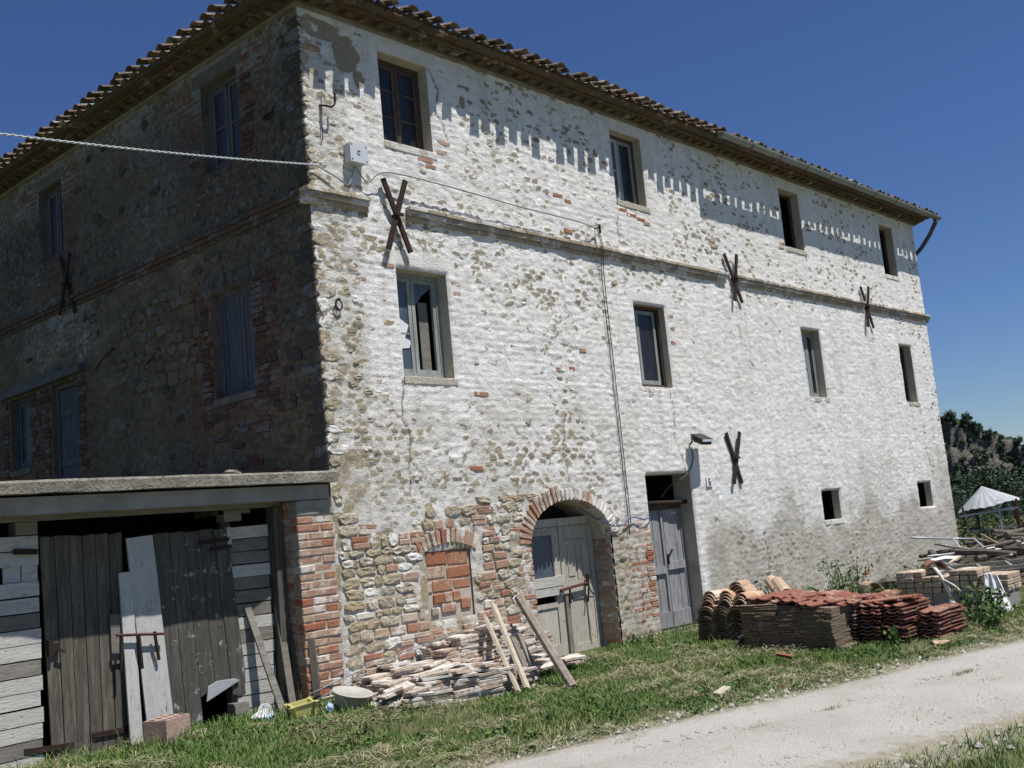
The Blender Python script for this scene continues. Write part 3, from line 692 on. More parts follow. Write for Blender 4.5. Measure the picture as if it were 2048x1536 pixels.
    if side:
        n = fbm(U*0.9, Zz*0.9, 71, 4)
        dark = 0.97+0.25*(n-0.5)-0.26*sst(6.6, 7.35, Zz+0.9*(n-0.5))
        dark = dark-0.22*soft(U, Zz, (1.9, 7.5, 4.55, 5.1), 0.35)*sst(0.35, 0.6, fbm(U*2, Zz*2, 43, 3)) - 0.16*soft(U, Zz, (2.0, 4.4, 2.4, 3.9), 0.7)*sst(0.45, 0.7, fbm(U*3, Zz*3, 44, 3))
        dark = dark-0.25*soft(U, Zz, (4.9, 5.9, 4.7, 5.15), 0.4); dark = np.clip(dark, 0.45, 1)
    nz = len(zs); nu = len(us)
    I = (np.arange(nu-1)[:, None]*nz+np.arange(nz-1)[None, :])[~hole]
    F = np.stack([I, I+nz, I+nz+1, I+1], -1)
    if side: P = np.stack([-h, U, Zz], -1); F = F[:, ::-1]
    else: P = np.stack([U, -h, Zz], -1)
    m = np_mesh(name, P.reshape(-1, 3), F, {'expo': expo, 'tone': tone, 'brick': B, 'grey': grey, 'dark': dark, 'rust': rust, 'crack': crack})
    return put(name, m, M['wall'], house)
wall_sheet('front_wall', False)
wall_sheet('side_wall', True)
# closed body behind the two visible walls
g = Geo()
g.quad((LX, 0, -0.2), (LX, LY, -0.2), (LX, LY, TOP+0.03), (LX, 0, TOP+0.03)); g.quad((LX, LY, -0.2), (0, LY, -0.2), (0, LY, TOP+0.03), (LX, LY, TOP+0.03))
obj('rear_wall', g, M['lintel'], house)

# ---- loose-faced stones and bricks of the front wall
def free(x, z, w, h):
    if x+w/2 > BLK[0]-.02 and x-w/2 < BLK[1]+.02 and z+h/2 > BLK[2]-.02 and z-h/2 < BLK[3]+.02: return False
    if bool(arch_in(np.array(x+w/2-.05), np.array(z), 0.17)) or bool(arch_in(np.array(x), np.array(z-h/2), 0.12)): return False
    for r in list(WIN.values())+[DOOR2]:
        if x+w/2 > r[0] and x-w/2 < r[1] and z+h/2 > r[2] and z-h/2 < r[3]: return False
    return True
rnd.seed(21)
z = 0.10
nst = 0
while z < 2.25:
    hcs = rnd.uniform(0.07, 0.13); x = 0.03+rnd.uniform(0, 0.06)
    while x < 2.95:
        isb = (rnd.random() < (0.75 if (0.75 < x < 2.4 and 0.5 < z < 1.6) else 0.12))
        wd = rnd.uniform(0.15, 0.27) if isb else rnd.uniform(0.09, 0.27)
        cx = x+wd/2; cz = z+hcs/2
        if cz < float(ztop(cx))-rnd.uniform(-0.04, 0.10) and free(cx, cz, wd, hcs) and not (1.08+wd*.3 < cx < 2.05-wd*.3 and 1.42 < cz < 1.80-0.25*abs(cx-1.55)):
            washy = cz < 0.5 and rnd.random() < 0.7
            if isb and hcs > 0.105:
                for q in range(2):
                    hh = hcs/2
                    piece('brick', 'brick', M['brickpale'] if rnd.random() < 0.5 else M['brick'], (cx+rnd.uniform(-.02, .02), 0.034+rnd.uniform(-.010, .008), z+hh*(q+0.5)), (wd*0.98, 0.12, hh*0.86), house, (rnd.uniform(-.03, .03), rnd.uniform(-.04, .04), rnd.uniform(-.03, .03)))
            elif isb:
                piece('brick', 'brick', M['brickpale'] if rnd.random() < 0.5 else M['brick'], (cx, 0.034+rnd.uniform(-.010, .008), cz), (wd*0.98, 0.12, hcs*0.84), house, (rnd.uniform(-.03, .03), rnd.uniform(-.05, .05), 0))
            else:
                piece('stone', 'stone', M['stonewash'] if washy or rnd.random() < 0.12 else M['stone'], (cx, 0.037+rnd.uniform(-.010, .008), cz), (wd*1.04, 0.13, hcs*rnd.uniform(0.9, 1.12)), house, (rnd.uniform(-.08, .08), rnd.uniform(-.14, .14), rnd.uniform(-.08, .08))); nst += 1
        x += wd+rnd.uniform(0.0, 0.016)
    z += hcs+0.008
# corner quoins, seen from both sides
z = 2.42; k = 0
while z < 7.28:
    hq = rnd.uniform(0.08, 0.17)
    if 5.06 < z+hq and z < 5.40: z = 5.40; continue
    if z+hq > 7.33: break
    wx, wy = (0.27, 0.2) if k % 2 else (0.14, 0.34)
    wx *= rnd.uniform(0.8, 1.15); wy *= rnd.uniform(0.8, 1.15)
    piece('quoin', 'stone', M['stonewash'] if rnd.random() < 0.45 else M['stone'], (wx/2-0.006, 0.034+rnd.uniform(-.006, .006), z+hq/2), (wx*1.05, 0.11, hq*1.03), house, (rnd.uniform(-.03, .03), rnd.uniform(-.04, .04), rnd.uniform(-.02, .02)))
    piece('quoin', 'quoin', M['stonedark'], (0.026, wy/2-0.012, z+hq/2), (0.10, wy, hq*0.96), house, (rnd.uniform(-.03, .03), 0, rnd.uniform(-.02, .02)))
    z += hq+0.01; k += 1
# stones that break through the lime coat higher up
for i in range(420):
    x = 0.35+8.6*rnd.random()**1.35; z = rnd.uniform(2.2, 7.2)
    wd = rnd.uniform(0.06, 0.15); hs = wd*rnd.uniform(0.32, 0.55)
    if not free(x, z, wd+0.16, hs+0.2) or 5.05 < z < 5.4: continue
    if 4.9 < x < 6.7 and 2.1 < z < 3.4 and rnd.random() < 0.8: continue
    if nst > 330: break
    nst += 1
    piece('stone', 'stone', M['stonewash'] if rnd.random() < 0.5 else M['stone'], (x, 0.030-0.008*rnd.random(), z), (wd, 0.10, hs), house, (rnd.uniform(-.1, .1), rnd.uniform(-.25, .25), rnd.uniform(-.1, .1)))
# bricks showing beside the windows and doors
def brick_at(x, z, w, mat='brick', y=0.03, h=0.055):
    piece('brick', 'brick', M[mat], (x, y, z), (w, 0.12, h), house, (0, rnd.uniform(-.03, .03), 0))
for (x, z, w, m_) in ((0.17, 6.93, 0.2, 'brickred'), (0.98, 4.62, 0.2, 'brickpale'), (2.02, 4.52, 0.16, 'brickpale'), (2.03, 4.4, 0.12, 'brickpale'), (2.28, 3.22, 0.26, 'brick'), (4.03, 3.6, 0.10, 'brickred'),
                   (3.75, 3.58, 0.09, 'brick'), (4.3, 3.86, 0.14, 'brick'), (2.03, 6.24, 0.22, 'brickpale'), (1.98, 6.12, 0.18, 'brickpale'), (1.7, 5.97, 0.24, 'brick'), (1.78, 5.9, 0.16, 'brickred'),
                   (5.55, 5.98, 0.2, 'brickred'), (5.75, 5.93, 0.24, 'brickred'), (5.98, 5.90, 0.2, 'brickred'), (6.12, 5.86, 0.16, 'brick'), (5.3, 6.2, 0.12, 'brickpale'), (5.25, 6.62, 0.14, 'brickpale'),
                   (4.1, 5.95, 0.2, 'brick'), (4.3, 5.9, 0.14, 'brickred'), (4.25, 5.48, 0.18, 'brickred'), (10.25, 6.12, 0.22, 'brick'), (10.22, 6.05, 0.2, 'brick'), (10.2, 6.75, 0.2, 'brick'), (11.3, 6.6, 0.24, 'brick'), (11.35, 6.52, 0.2, 'brick'),
                   (5.72, 3.3, 0.2, 'brickpale'), (5.95, 3.28, 0.24, 'brick'), (6.2, 3.3, 0.16, 'brickpale'), (5.45, 3.62, 0.1, 'brickred'), (6.46, 4.5, 0.14, 'brick'), (6.47, 4.3, 0.12, 'brick'), (6.46, 4.1, 0.12, 'brick'), (2.1, 2.35, 0.22, 'brickred'),
                   (11.33, 3.55, 0.14, 'brick'), (7.9, 5.85, 0.2, 'brick'), (7.95, 5.76, 0.2, 'brick')):
    brick_at(x, z, w, m_)
for k in range(26):                                            # jamb left of the plank door
    z = 0.03+k*0.068
    if z > 1.25: break
    if rnd.random() < 0.25: continue
    brick_at(5.30+rnd.uniform(-.02, .02), z, rnd.uniform(0.12, 0.2), 'brickred' if rnd.random() < 0.5 else 'brickpale', 0.035)
    if rnd.random() < 0.3: brick_at(5.08+rnd.uniform(-.05, .05), z, rnd.uniform(0.1, 0.18), 'brickwhite', 0.042)
# jambs of the arched doorway: left jamb front, right jamb inner face
for k in range(21):
    z = 0.06+k*0.068
    if z > ARCH[2]: break
    w_ = 0.26 if k % 2 else 0.14
    brick_at(ARCH[0]-w_/2+0.012, z, w_, rnd.choice(['brick', 'brickpale', 'brick']), 0.045)
    if k % 2 == 0 and rnd.random() < 0.7: brick_at(ARCH[0]-0.24, z, 0.15, rnd.choice(['brick', 'brickpale']), 0.048)
    piece('brick', 'brick', M[rnd.choice(['brick', 'brickpale', 'brickpale'])], (ARCH[1]+0.045, 0.15+(0.05 if k % 2 else -0.03), z), (0.11, 0.24, 0.055), house, (0, 0, rnd.uniform(-.03, .03)))
# arch ring
cx, a_, zs_, b_ = (ARCH[0]+ARCH[1])/2, (ARCH[1]-ARCH[0])/2, ARCH[2], ARCH[3]
for k in range(30):
    th = math.pi*(1-(k+0.5)/30)
    nx_, nz_ = math.cos(th)/a_, math.sin(th)/b_; L = math.hypot(nx_, nz_); nx_, nz_ = nx_/L, nz_/L
    px, pz = cx+a_*math.cos(th), zs_+b_*math.sin(th)
    hid = k > 12
    ln = 0.14 if hid else 0.21
    piece('voussoir', 'brick', M['brickwhite'] if hid else (M['brick'] if k < 7 else M['brickpale']), (px+nx_*(ln/2-0.005), 0.055+rnd.uniform(-.01, .004), pz+nz_*(ln/2-0.005)), (ln, 0.17, 0.056), house, (0, -math.atan2(nz_, nx_)+rnd.uniform(-.03, .03), 0))
# reveal of the arch
out_ = [(ARCH[0], -0.15)]+[(cx-a_*math.cos(math.pi*k/24), zs_+b_*math.sin(math.pi*k/24)) for k in range(25)]+[(ARCH[1], -0.15)]
g = Geo()
for (p, q) in zip(out_, out_[1:]): g.quad((p[0], -0.0, p[1]), (q[0], -0.0, q[1]), (q[0], 0.55, q[1]), (p[0], 0.55, p[1]))
obj('arch_reveal', g, M['reveal'], house, True)
g = Geo(); g.box(ARCH[0]-0.3, ARCH[1]+0.3, 0.55, 0.58, -0.1, 2.3); obj('shade_backing', g, M['interior'], house)  # near-black sheet standing for the shade behind the door leaves
# blocked-up window
g = Geo(); g.box(BLK[0]-0.02, BLK[1]+0.02, 0.022, 0.3, BLK[2]-0.02, BLK[3]+0.02); blk = obj('blocked_window', g, M['mortar'], house)
for (x0, x1, z0, z1, m_) in ((1.23, 1.53, 1.31, 1.46, 'brickred'), (1.545, 1.87, 1.29, 1.46, 'brickred'), (1.22, 1.50, 1.165, 1.295, 'brick'), (1.515, 1.88, 1.15, 1.275, 'brickred'), (1.30, 1.60, 1.02, 1.15, 'brickred'),
                           (1.61, 1.88, 1.03, 1.135, 'brickred'), (1.215, 1.285, 1.02, 1.13, 'brick'), (1.29, 1.44, 0.90, 1.0, 'brickred'), (1.455, 1.57, 0.90, 1.01, 'brick'), (1.59, 1.70, 0.90, 1.01, 'brickred'),
                           (1.40, 1.62, 0.79, 0.885, 'brick'), (1.70, 1.85, 0.80, 0.92, 'brickred'), (1.25, 1.36, 0.78, 0.86, 'stonewash')):
    piece('infill_brick', 'brick', M[m_], ((x0+x1)/2, 0.054+rnd.uniform(-.008, .010), (z0+z1)/2), (x1-x0, 0.10, z1-z0), blk, (0, rnd.uniform(-.02, .02), 0))
Rr, c0z = 0.91, 0.63
for k in range(13):
    th = math.pi/2+R(26)-R(52)*k/12
    piece('voussoir', 'brick', M['brickpale'] if k not in (0, 5) else M['brickred'], (1.55+(Rr+0.08)*math.cos(th), 0.03+rnd.uniform(-.008, .008), c0z+(Rr+0.08)*math.sin(th)), (0.16, 0.12, 0.058), house, (0, -th, 0))
for k, dth in enumerate((22, 14, 6, -3)):
    th = math.pi/2+R(dth); piece('voussoir', 'brick', M['brickpale'] if k != 3 else M['brick'], (1.55+(Rr+0.215)*math.cos(th), 0.035, c0z+(Rr+0.215)*math.sin(th)), (0.09, 0.12, 0.125), house, (0, -th, 0))

# ---- string course
for k in range(58):
    x0 = k*0.284-0.09; x1 = min(x0+0.278, LX+0.10)
    if k == 57: x1 = LX+0.10
    if x1 > 0.93 and x0 < 1.30: continue
    dz = rnd.uniform(-.003, .003); y_ = rnd.uniform(-.006, .006)
    for lay, (zc, hh, pr) in enumerate(((5.315, 0.046, 0.10), (5.262, 0.056, 0.075), (5.205, 0.052, 0.045))):
        if 8.28 < x0+0.14 < 8.42 or 13.3 < x0+0.14 < 13.4: continue
        piece('band_brick', 'slab', M['band'], ((x0+x1)/2, 0.03-pr/2+y_, zc+dz), (x1-x0, 0.06+pr, hh), house, (rnd.uniform(-.01, .01), rnd.uniform(-.006, .006), 0))
for k in range(36):
    y0 = k*0.284-0.10
    for (zc, hh, pr) in ((5.315, 0.046, 0.08), (5.262, 0.056, 0.06), (5.205, 0.052, 0.035)):
        if k == 0: pr -= 0.004
        if 5.2 < y0+0.14 < 5.6 and pr > 0.07: continue
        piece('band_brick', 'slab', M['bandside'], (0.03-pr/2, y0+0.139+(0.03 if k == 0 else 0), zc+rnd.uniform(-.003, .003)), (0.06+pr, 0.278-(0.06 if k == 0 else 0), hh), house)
# ---- cornice: ledge, dentils, two oversailing courses
g = Geo(); g.box(-0.052, LX+0.052, -0.052, 0.1, TOP-0.002, 7.388); g.box(-0.05, 0.1, 0.1, LY, TOP-0.002, 7.387); obj('cornice_ledge', g, M['corniceledge'], house)
g = Geo(); g.box(-0.085, LX+0.08, -0.085, 0.1, 7.388, 7.428); g.box(-0.083, 0.1, 0.1, LY, 7.387, 7.427); obj('cornice_bed', g, M['cornice'], house)
for k in range(71):
    x = -0.1+k*0.235
    if x > LX+0.1: break
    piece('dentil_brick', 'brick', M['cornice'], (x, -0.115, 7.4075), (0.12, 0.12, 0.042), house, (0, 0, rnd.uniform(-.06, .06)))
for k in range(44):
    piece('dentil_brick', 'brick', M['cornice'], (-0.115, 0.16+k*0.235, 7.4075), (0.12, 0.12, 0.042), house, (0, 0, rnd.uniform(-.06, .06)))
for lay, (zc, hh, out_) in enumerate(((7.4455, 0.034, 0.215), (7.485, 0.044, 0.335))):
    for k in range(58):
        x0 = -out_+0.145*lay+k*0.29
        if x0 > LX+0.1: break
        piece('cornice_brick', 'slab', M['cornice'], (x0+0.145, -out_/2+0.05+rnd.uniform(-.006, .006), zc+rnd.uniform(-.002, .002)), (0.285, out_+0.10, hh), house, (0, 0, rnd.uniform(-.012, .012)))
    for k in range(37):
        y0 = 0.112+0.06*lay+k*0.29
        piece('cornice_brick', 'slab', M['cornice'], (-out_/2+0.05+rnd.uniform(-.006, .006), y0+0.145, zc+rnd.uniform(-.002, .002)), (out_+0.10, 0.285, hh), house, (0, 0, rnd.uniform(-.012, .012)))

# ---- roof: hipped, barrel tiles
SL = R(17)
roof = None
zr = 7.525; ov = 0.34; hx = (LY+2*ov)/2
zt = zr+math.tan(SL)*hx
A, B_, C_, D_ = (-ov, -ov, zr), (LX+ov, -ov, zr), (LX+ov, LY+ov, zr), (-ov, LY+ov, zr)
E_, F_ = (-ov+hx, LY/2, zt), (LX+ov-hx, LY/2, zt)
g = Geo(); g.v = [A, B_, C_, D_, E_, F_]; g.f = [(0, 1, 5, 4), (3, 0, 4), (2, 3, 4, 5), (1, 2, 5), (3, 2, 1, 0)]
roof = obj('roof', g, M['rooftile'], house)
tm_cov = tile_mesh(0.44, 0.098, 0.086, 0.013, 6, math.pi*0.64).mesh('cover_tile', False); tm_can = tile_mesh(0.44, 0.098, 0.108, 0.014, 6, math.pi*0.56).mesh('channel_tile', False)
for m_ in (tm_cov, tm_can): m_.materials.append(M['rooftile'])
PIT = 0.235
def lay_tile(mesh, name, u, d, zoff, side, flip, parent):
    """u along the eave, d distance of the tile foot from the wall face (outwards)"""
    zz = zr+0.012+(ov-d)*math.tan(SL)+zoff
    jz, jx = rnd.uniform(-.05, .05), rnd.uniform(-.02, .02)
    if not side: rot = Euler((SL+jx, math.pi if flip else 0, jz)); loc = (u, -d, zz)
    else: rot = Euler((SL+jx, math.pi if flip else 0, -math.pi/2+jz)); loc = (-d, u, zz)
    return put(name, mesh, None, parent, loc, rot)
for k in range(-1, 72):
    x = k*PIT+rnd.uniform(-.012, .012)
    if x > LX+0.3: break
    xo = rnd.uniform(-.022, .022)
    dd = 0.338+rnd.uniform(-.015, .012)
    lay_tile(tm_can, 'channel_tile', x, dd, 0.088, False, True, roof)
    lay_tile(tm_cov, 'cover_tile', x+PIT/2+xo, 0.455+rnd.uniform(-.04, .035)-(0.06 if rnd.random() < 0.12 else 0), -0.012, False, False, roof)
for k in range(0, 45):
    y = k*PIT-0.2+rnd.uniform(-.012, .012)
    lay_tile(tm_can, 'channel_tile', y, 0.36+rnd.uniform(-.02, .02), 0.088, True, True, roof)
    lay_tile(tm_cov, 'cover_tile', y+PIT/2, 0.44+rnd.uniform(-.04, .04), -0.012, True, False, roof)
# the courses above the eave, joined: nobody sees them singly from the yard
g = Geo()
def add_t(geo_t, M4):
    n = len(g.v); g.v += [tuple(M4 @ Vector(v)) for v in geo_t.v]; g.f += [tuple(n+i for i in f) for f in geo_t.f]
tc, tn = tile_mesh(0.44, 0.088, 0.074, 0.014, 4), tile_mesh(0.44, 0.070, 0.082, 0.014, 4)
for row in range(1, 10):
    d = ov-row*0.36
    for k in range(0, 70):
        x = k*PIT
        if x < row*0.36-0.3 or x > LX-row*0.36+0.4: continue
        for (gt, fl, dx, zo, de) in ((tn, math.pi, 0, 0.062, 0.05), (tc, 0, PIT/2, 0.05, 0)):
            zz = zr+0.02+(ov-d)*math.tan(SL)+zo+rnd.uniform(-.006, .012)
            add_t(gt, Matrix.Translation((x+dx, -d-de, zz)) @ Euler((SL+rnd.uniform(-.02, .02), fl, rnd.uniform(-.04, .04))).to_matrix().to_4x4())
    if row < 4:
        for k in range(0, 44):
            y = k*PIT
            if y < row*0.36-0.3: continue
            for (gt, fl, dx, zo, de) in ((tn, math.pi, 0, 0.062, 0.05), (tc, 0, PIT/2, 0.05, 0)):
                zz = zr+0.02+(ov-d)*math.tan(SL)+zo+rnd.uniform(-.006, .012)
                add_t(gt, Matrix.Translation((-d-de, y+dx, zz)) @ Euler((SL+rnd.uniform(-.02, .02), fl, -math.pi/2+rnd.uniform(-.04, .04))).to_matrix().to_4x4())
tag(obj('upper_tiles', g, M['rooftile'], roof), kind='stuff')
hm = tile_mesh(0.46, 0.105, 0.09, 0.016).mesh('hip_tile'); hm.materials.append(M['rooftile'])
for k in range(14):                                             # hip line
    d = 0.36-k*0.36*0.72
    put('hip_tile', hm, None, roof, (-d, -d, zr+0.075+(ov-d)*math.tan(SL)), Euler((math.atan(math.tan(SL)/math.sqrt(2)), 0, -math.pi/4+rnd.uniform(-.04, .04))))

# ---- gutter and downpipe
g = Geo(); n = 8; gx0, gx1, gy, gz, gr = 7.78, 16.78, -0.478, 7.475, 0.072
for x in (gx0, gx1):
    for q in (gr, gr-0.006):
        for k in range(n+1):
            th = math.pi+math.pi*k/n; g.v.append((x, gy+q*math.cos(th), gz+q*math.sin(th)))
m_ = n+1
for k in range(n):
    g.f += [(k, k+1, 2*m_+k+1, 2*m_+k), (m_+k+1, m_+k, 3*m_+k, 3*m_+k+1)]
g.f += [(0, 2*m_, 3*m_, m_), (n, m_+n, 3*m_+n, 2*m_+n), tuple(range(n+1)), tuple(2*m_+k for k in reversed(range(n+1)))]
gut = obj('gutter', g, M['gutter'], house)
for x in np.arange(8.7, 16.7, 0.95):
    g = Geo(); g.tube([(x, gy+0.074*math.cos(math.pi+math.pi*k/8), gz+0.074*math.sin(math.pi+math.pi*k/8)) for k in range(9)], 0.009, 5); obj('gutter_bracket', g, M['pipe'], gut)
g = Geo(); g.tube([(16.55, gy, 7.43), (16.55, gy, 7.33), (16.62, -0.3, 7.12), (16.62, -0.09, 6.88), (16.52, 0.05, 6.72)], 0.045, 10); obj('downpipe', g, M['pipe'], gut, True)

# ---- windows
def lining(name, r, depth, mat, side, back=True, top=None):
    """plastered reveal behind an opening, with the dark room beyond"""
    a0, a1, z0, z1 = r; g = Geo(); P = (lambda u, d, z: (d, u, z)) if side else (lambda u, d, z: (u, d, z)); e = -0.001
    for q in (((a0, z0), (a0, z1)), ((a0, z1), (a1, z1)), ((a1, z1), (a1, z0)), ((a1, z0), (a0, z0))):
        (u, z), (u2, zz) = q; g.quad(P(u, e, z), P(u2, e, zz), P(u2, depth, zz), P(u, depth, z))
    o = obj(name, g, mat, house)
    g = Geo(); D = depth+0.7
    for q in (((a0-.2, z0-.2), (a0-.2, z1+.2)), ((a0-.2, z1+.2), (a1+.2, z1+.2)), ((a1+.2, z1+.2), (a1+.2, z0-.2)), ((a1+.2, z0-.2), (a0-.2, z0-.2))):
        (u, z), (u2, zz) = q; g.quad(P(u, depth, z), P(u2, depth, zz), P(u2, D, zz), P(u, D, z))
    g.quad(P(a0-.2, D, z0-.2), P(a1+.2, D, z0-.2), P(a1+.2, D, z1+.2), P(a0-.2, D, z1+.2))
    for (u0, u1, w0, w1) in ((a0-.2, a0, z0-.2, z1+.2), (a1, a1+.2, z0-.2, z1+.2), (a0, a1, z1, z1+.2), (a0, a1, z0-.2, z0)):
        g.quad(P(u0, depth, w0), P(u1, depth, w0), P(u1, depth, w1), P(u0, depth, w1))
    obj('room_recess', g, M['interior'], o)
    return o
def bx(u0, u1, d0, d1, z0, z1, side, g=None):
    g = g or Geo()
    return g.box(d0, d1, u0, u1, z0, z1) if side else g.box(u0, u1, d0, d1, z0, z1)
def frame(par, u0, u1, z0, z1, d, w, t, mat, side, name='frame'):
    g = Geo()
    bx(u0, u0+w, d, d+t, z0, z1, side, g); bx(u1-w, u1, d, d+t, z0, z1, side, g); bx(u0+w, u1-w, d+.001, d+t-.001, z1-w, z1, side, g); bx(u0+w, u1-w, d+.001, d+t-.001, z0, z0+w*1.3, side, g)
    return obj(name, g, mat, par)
def sash(par, u0, u1, z0, z1, d, mat, pane, side, bars=(), w=0.05, t=0.035, name='sash'):
    s = frame(par, u0, u1, z0, z1, d, w, t, mat, side, name)
    zz = [z0+w*1.3]+[z0+(z1-z0)*b for b in bars]+[z1-w]
    if bars:
        g = Geo()
        for b in zz[1:-1]: bx(u0+w, u1-w, d+.004, d+t-.006, b-.011, b+.011, side, g)
        obj('glazing_bar', g, mat, par)
    for q0, q1 in zip(zz, zz[1:]):
        if pane is not None: obj('pane', bx(u0+w, u1-w, d+.014, d+.02, q0+.001, q1-.001, side), pane, par)
    return s
def lintel_sill(par, r, side, lint=True, sill=True, mat=None, over=0.14):
    a0, a1, z0, z1 = r
    if lint:
        g = Geo(); bx(a0-over, a1+over, -0.0245, 0.02, z1+0.001, z1+0.165, side, g)
        obj('lintel', g, mat or M['lintel'], par)
    if sill:
        g = Geo(); cs_ = ((a0+a1)/2+.005, 0.013, z0-.044); sz_ = (a1-a0+.05, 0.094, 0.084); sr_ = (rnd.uniform(-.01, .01), 0 if side else rnd.uniform(-.008, .008), 0)
        piece('sill', 'slab', mat or M['coping'], cs_ if not side else (cs_[1], cs_[0], cs_[2]), sz_ if not side else (sz_[1], sz_[0], sz_[2]), par, sr_)
W = {}
for k in ('u1', 'u2', 'u3', 'u4', 'l1', 'l2', 'l3', 'l4', 's1', 's2'):
    deep = {'u': 0.20, 'l': 0.20, 's': 0.13}[k[0]]
    W[k] = lining('window', WIN[k], deep, M['reveal'], False)
    if k[0] == 'u': lintel_sill(W[k], WIN[k], False)
    elif k[0] == 'l': lintel_sill(W[k], WIN[k], False, False, True)
    else: lintel_sill(W[k], WIN[k], False, False, k == 's1')
    a0, a1, z0, z1 = WIN[k]; md = (a0+a1)/2
    if k == 'u1':
        frame(W[k], a0, a1, z0, z1, 0.145, 0.045, 0.05, M['framedark'], False)
        sash(W[k], a0+.046, md-.004, z0+.04, z1-.046, 0.155, M['framedark'], M['glass'], False, (0.35, 0.68))
        sash(W[k], md+.004, a1-.046, z0+.04, z1-.046, 0.155, M['framedark'], M['glass'], False, (0.35, 0.68))
    elif k == 'u2':
        frame(W[k], a0, a1, z0, z1, 0.13, 0.045, 0.05, M['framedark'], False)
        sash(W[k], a0+.046, md-.03, z0+.04, z1-.046, 0.14, M['framepale'], M['glassblue'], False, (0.5,), 0.06)
        sash(W[k], md-.02, a1-.046, z0+.04, z1-.046, 0.145, M['frame'], M['glass'], False, ())
    elif k == 'l1':
        frame(W[k], a0, a1, z0, z1, 0.14, 0.05, 0.05, M['frame'], False)
        sash(W[k], a0+.051, a0+.33, z0+.05, z1-.051, 0.15, M['frame'], M['glassblue'], False, (0.42,), 0.05)
        sash(W[k], a0+.34, a1-.051, z0+.05, z1-.051, 0.15, M['frame'], None, False, (), 0.05)
        g = Geo(); g.prism([(a0+.39, z0+.12), (a0+.52, z0+.12), (a0+.50, z0+.55), (a0+.55, z0+.95), (a0+.60, z1-.12), (a0+.39, z1-.12), (a0+.39, z0+.88), (a0+.44, z0+.80)], 0.165, 0.17)
        bp = Geo(); bp.prism([(a0+.39, z0+.85), (a0+.47, z0+.93), (a0+.50, z1-.25), (a0+.63, z1-.16), (a1-.10, z1-.102), (a0+.39, z1-.102)], 0.164, 0.169); obj('broken_pane', bp, M['glassblue'], W[k])
        cb = Geo(); cb.box(a0+.50, a0+.64, 0.22, 0.24, z0+.05, z1-.3); obj('board', cb, M['woodgrey'], W[k])
        pp = Geo(); pp.prism([(a0+.10, z0+.34), (a0+.26, z0+.36), (a0+.29, z0+.44), (a0+.20, z0+.47), (a0+.27, z0+.62), (a0+.13, z0+.70)], 0.155, 0.158); obj('torn_paper', pp, M['paper'], W[k])
    elif k == 'l2':
        frame(W[k], a0, a1, z0, z1, 0.10, 0.045, 0.05, M['framedark'], False)
        sash(W[k], a0+.20, a1-.10, z0+.05, z1-.06, 0.12, M['frame'], M['glass'], False, (), 0.055)
        sash(W[k], a0+.046, a0+.19, z0+.05, z1-.06, 0.12, M['frame'], M['glass'], False, (), 0.04)
    elif k == 'l3':
        frame(W[k], a0, a1, z0, z1, 0.12, 0.045, 0.05, M['frame'], False)
        sash(W[k], a0+.046, md+.06, z0+.04, z1-.05, 0.13, M['frame'], M['glasspale'], False, (0.45,), 0.05)
        sash(W[k], md+.065, a1-.046, z0+.04, z1-.05, 0.13, M['frame'], M['glass'], False, (), 0.05)
    elif k == 'l4':
        frame(W[k], a0, a1, z0, z1, 0.15, 0.05, 0.05, M['framedark'], False)
        sash(W[k], a0+.051, md, z0+.04, z1-.05, 0.16, M['frameside'], M['glass'], False, (0.5,), 0.05)
    elif k in ('u3', 'u4'):
        frame(W[k], a0, a1, z0, z1, 0.15, 0.045, 0.045, M['framedark'], False)
    else:
        g = Geo(); g.box(a0+.01, a0+.20, 0.14, 0.17, z0, z1); obj('shutter', g, M['wooddark'], W[k])
for k in SWIN:
    W[k] = lining('window' if k != 'cd' else 'side_door', SWIN[k], 0.22, M['revealdark'], True)
    a0, a1, z0, z1 = SWIN[k]; md = (a0+a1)/2
    if k[0] == 'a':
        lintel_sill(W[k], SWIN[k], True, True, False, M['revealdark'])
        frame(W[k], a0, a1, z0, z1, 0.10, 0.05, 0.05, M['frameside'], True)
        sash(W[k], a0+.051, md-.003, z0+.04, z1-.051, 0.12, M['frameside'], M['glassside'], True, (0.5,), 0.05)
        sash(W[k], md+.003, a1-.051, z0+.04, z1-.051, 0.11, M['frameside'], M['glassside'], True, (0.5,), 0.05)
    elif k == 'b1':
        frame(W[k], a0, a1, z0, z1, 0.10, 0.05, 0.05, M['frameside'], True)
        for u0, u1 in ((a0+.05, md-.004), (md+.004, a1-.05)):
            sash(W[k], u0, u1, z0+.03, z1-.05, 0.12, M['shutter'], None, True, (), 0.06, 0.035, 'shutter')
            for q in range(3):
                w_ = (u1-u0-.12)/3; obj('slat', bx(u0+.06+q*w_+.003, u0+.06+(q+1)*w_-.003, 0.13, 0.145, z0+.09, z1-.11, True), M['shutter'], W[k])
        lintel_sill(W[k], SWIN[k], True, False, True, M['revealdark'])
    elif k == 'c2':
        frame(W[k], a0, a1, z0, z1, 0.08, 0.05, 0.05, M['shutter'], True)
        sash(W[k], a0+.051, a1-.051, z0+.04, z1-.05, 0.10, M['shutter'], M['glassside'], True, (0.5,), 0.06)
        lintel_sill(W[k], SWIN[k], True, False, True, M['revealdark'])
    else:
        frame(W[k], a0, a1, z0, z1, 0.06, 0.06, 0.05, M['frameside'], True)
        for q in range(5):
            w_ = (a1-a0-.13)/5; obj('plank', bx(a0+.065+q*w_+.003, a0+.065+(q+1)*w_-.003, 0.09, 0.12, z0+.02, z1-.07, True), M['shutter'], W[k])
        for zz in (3.05, 3.75): obj('rail', bx(a0+.065, a1-.065, 0.075, 0.09, zz, zz+.09, True), M['shutter'], W[k])
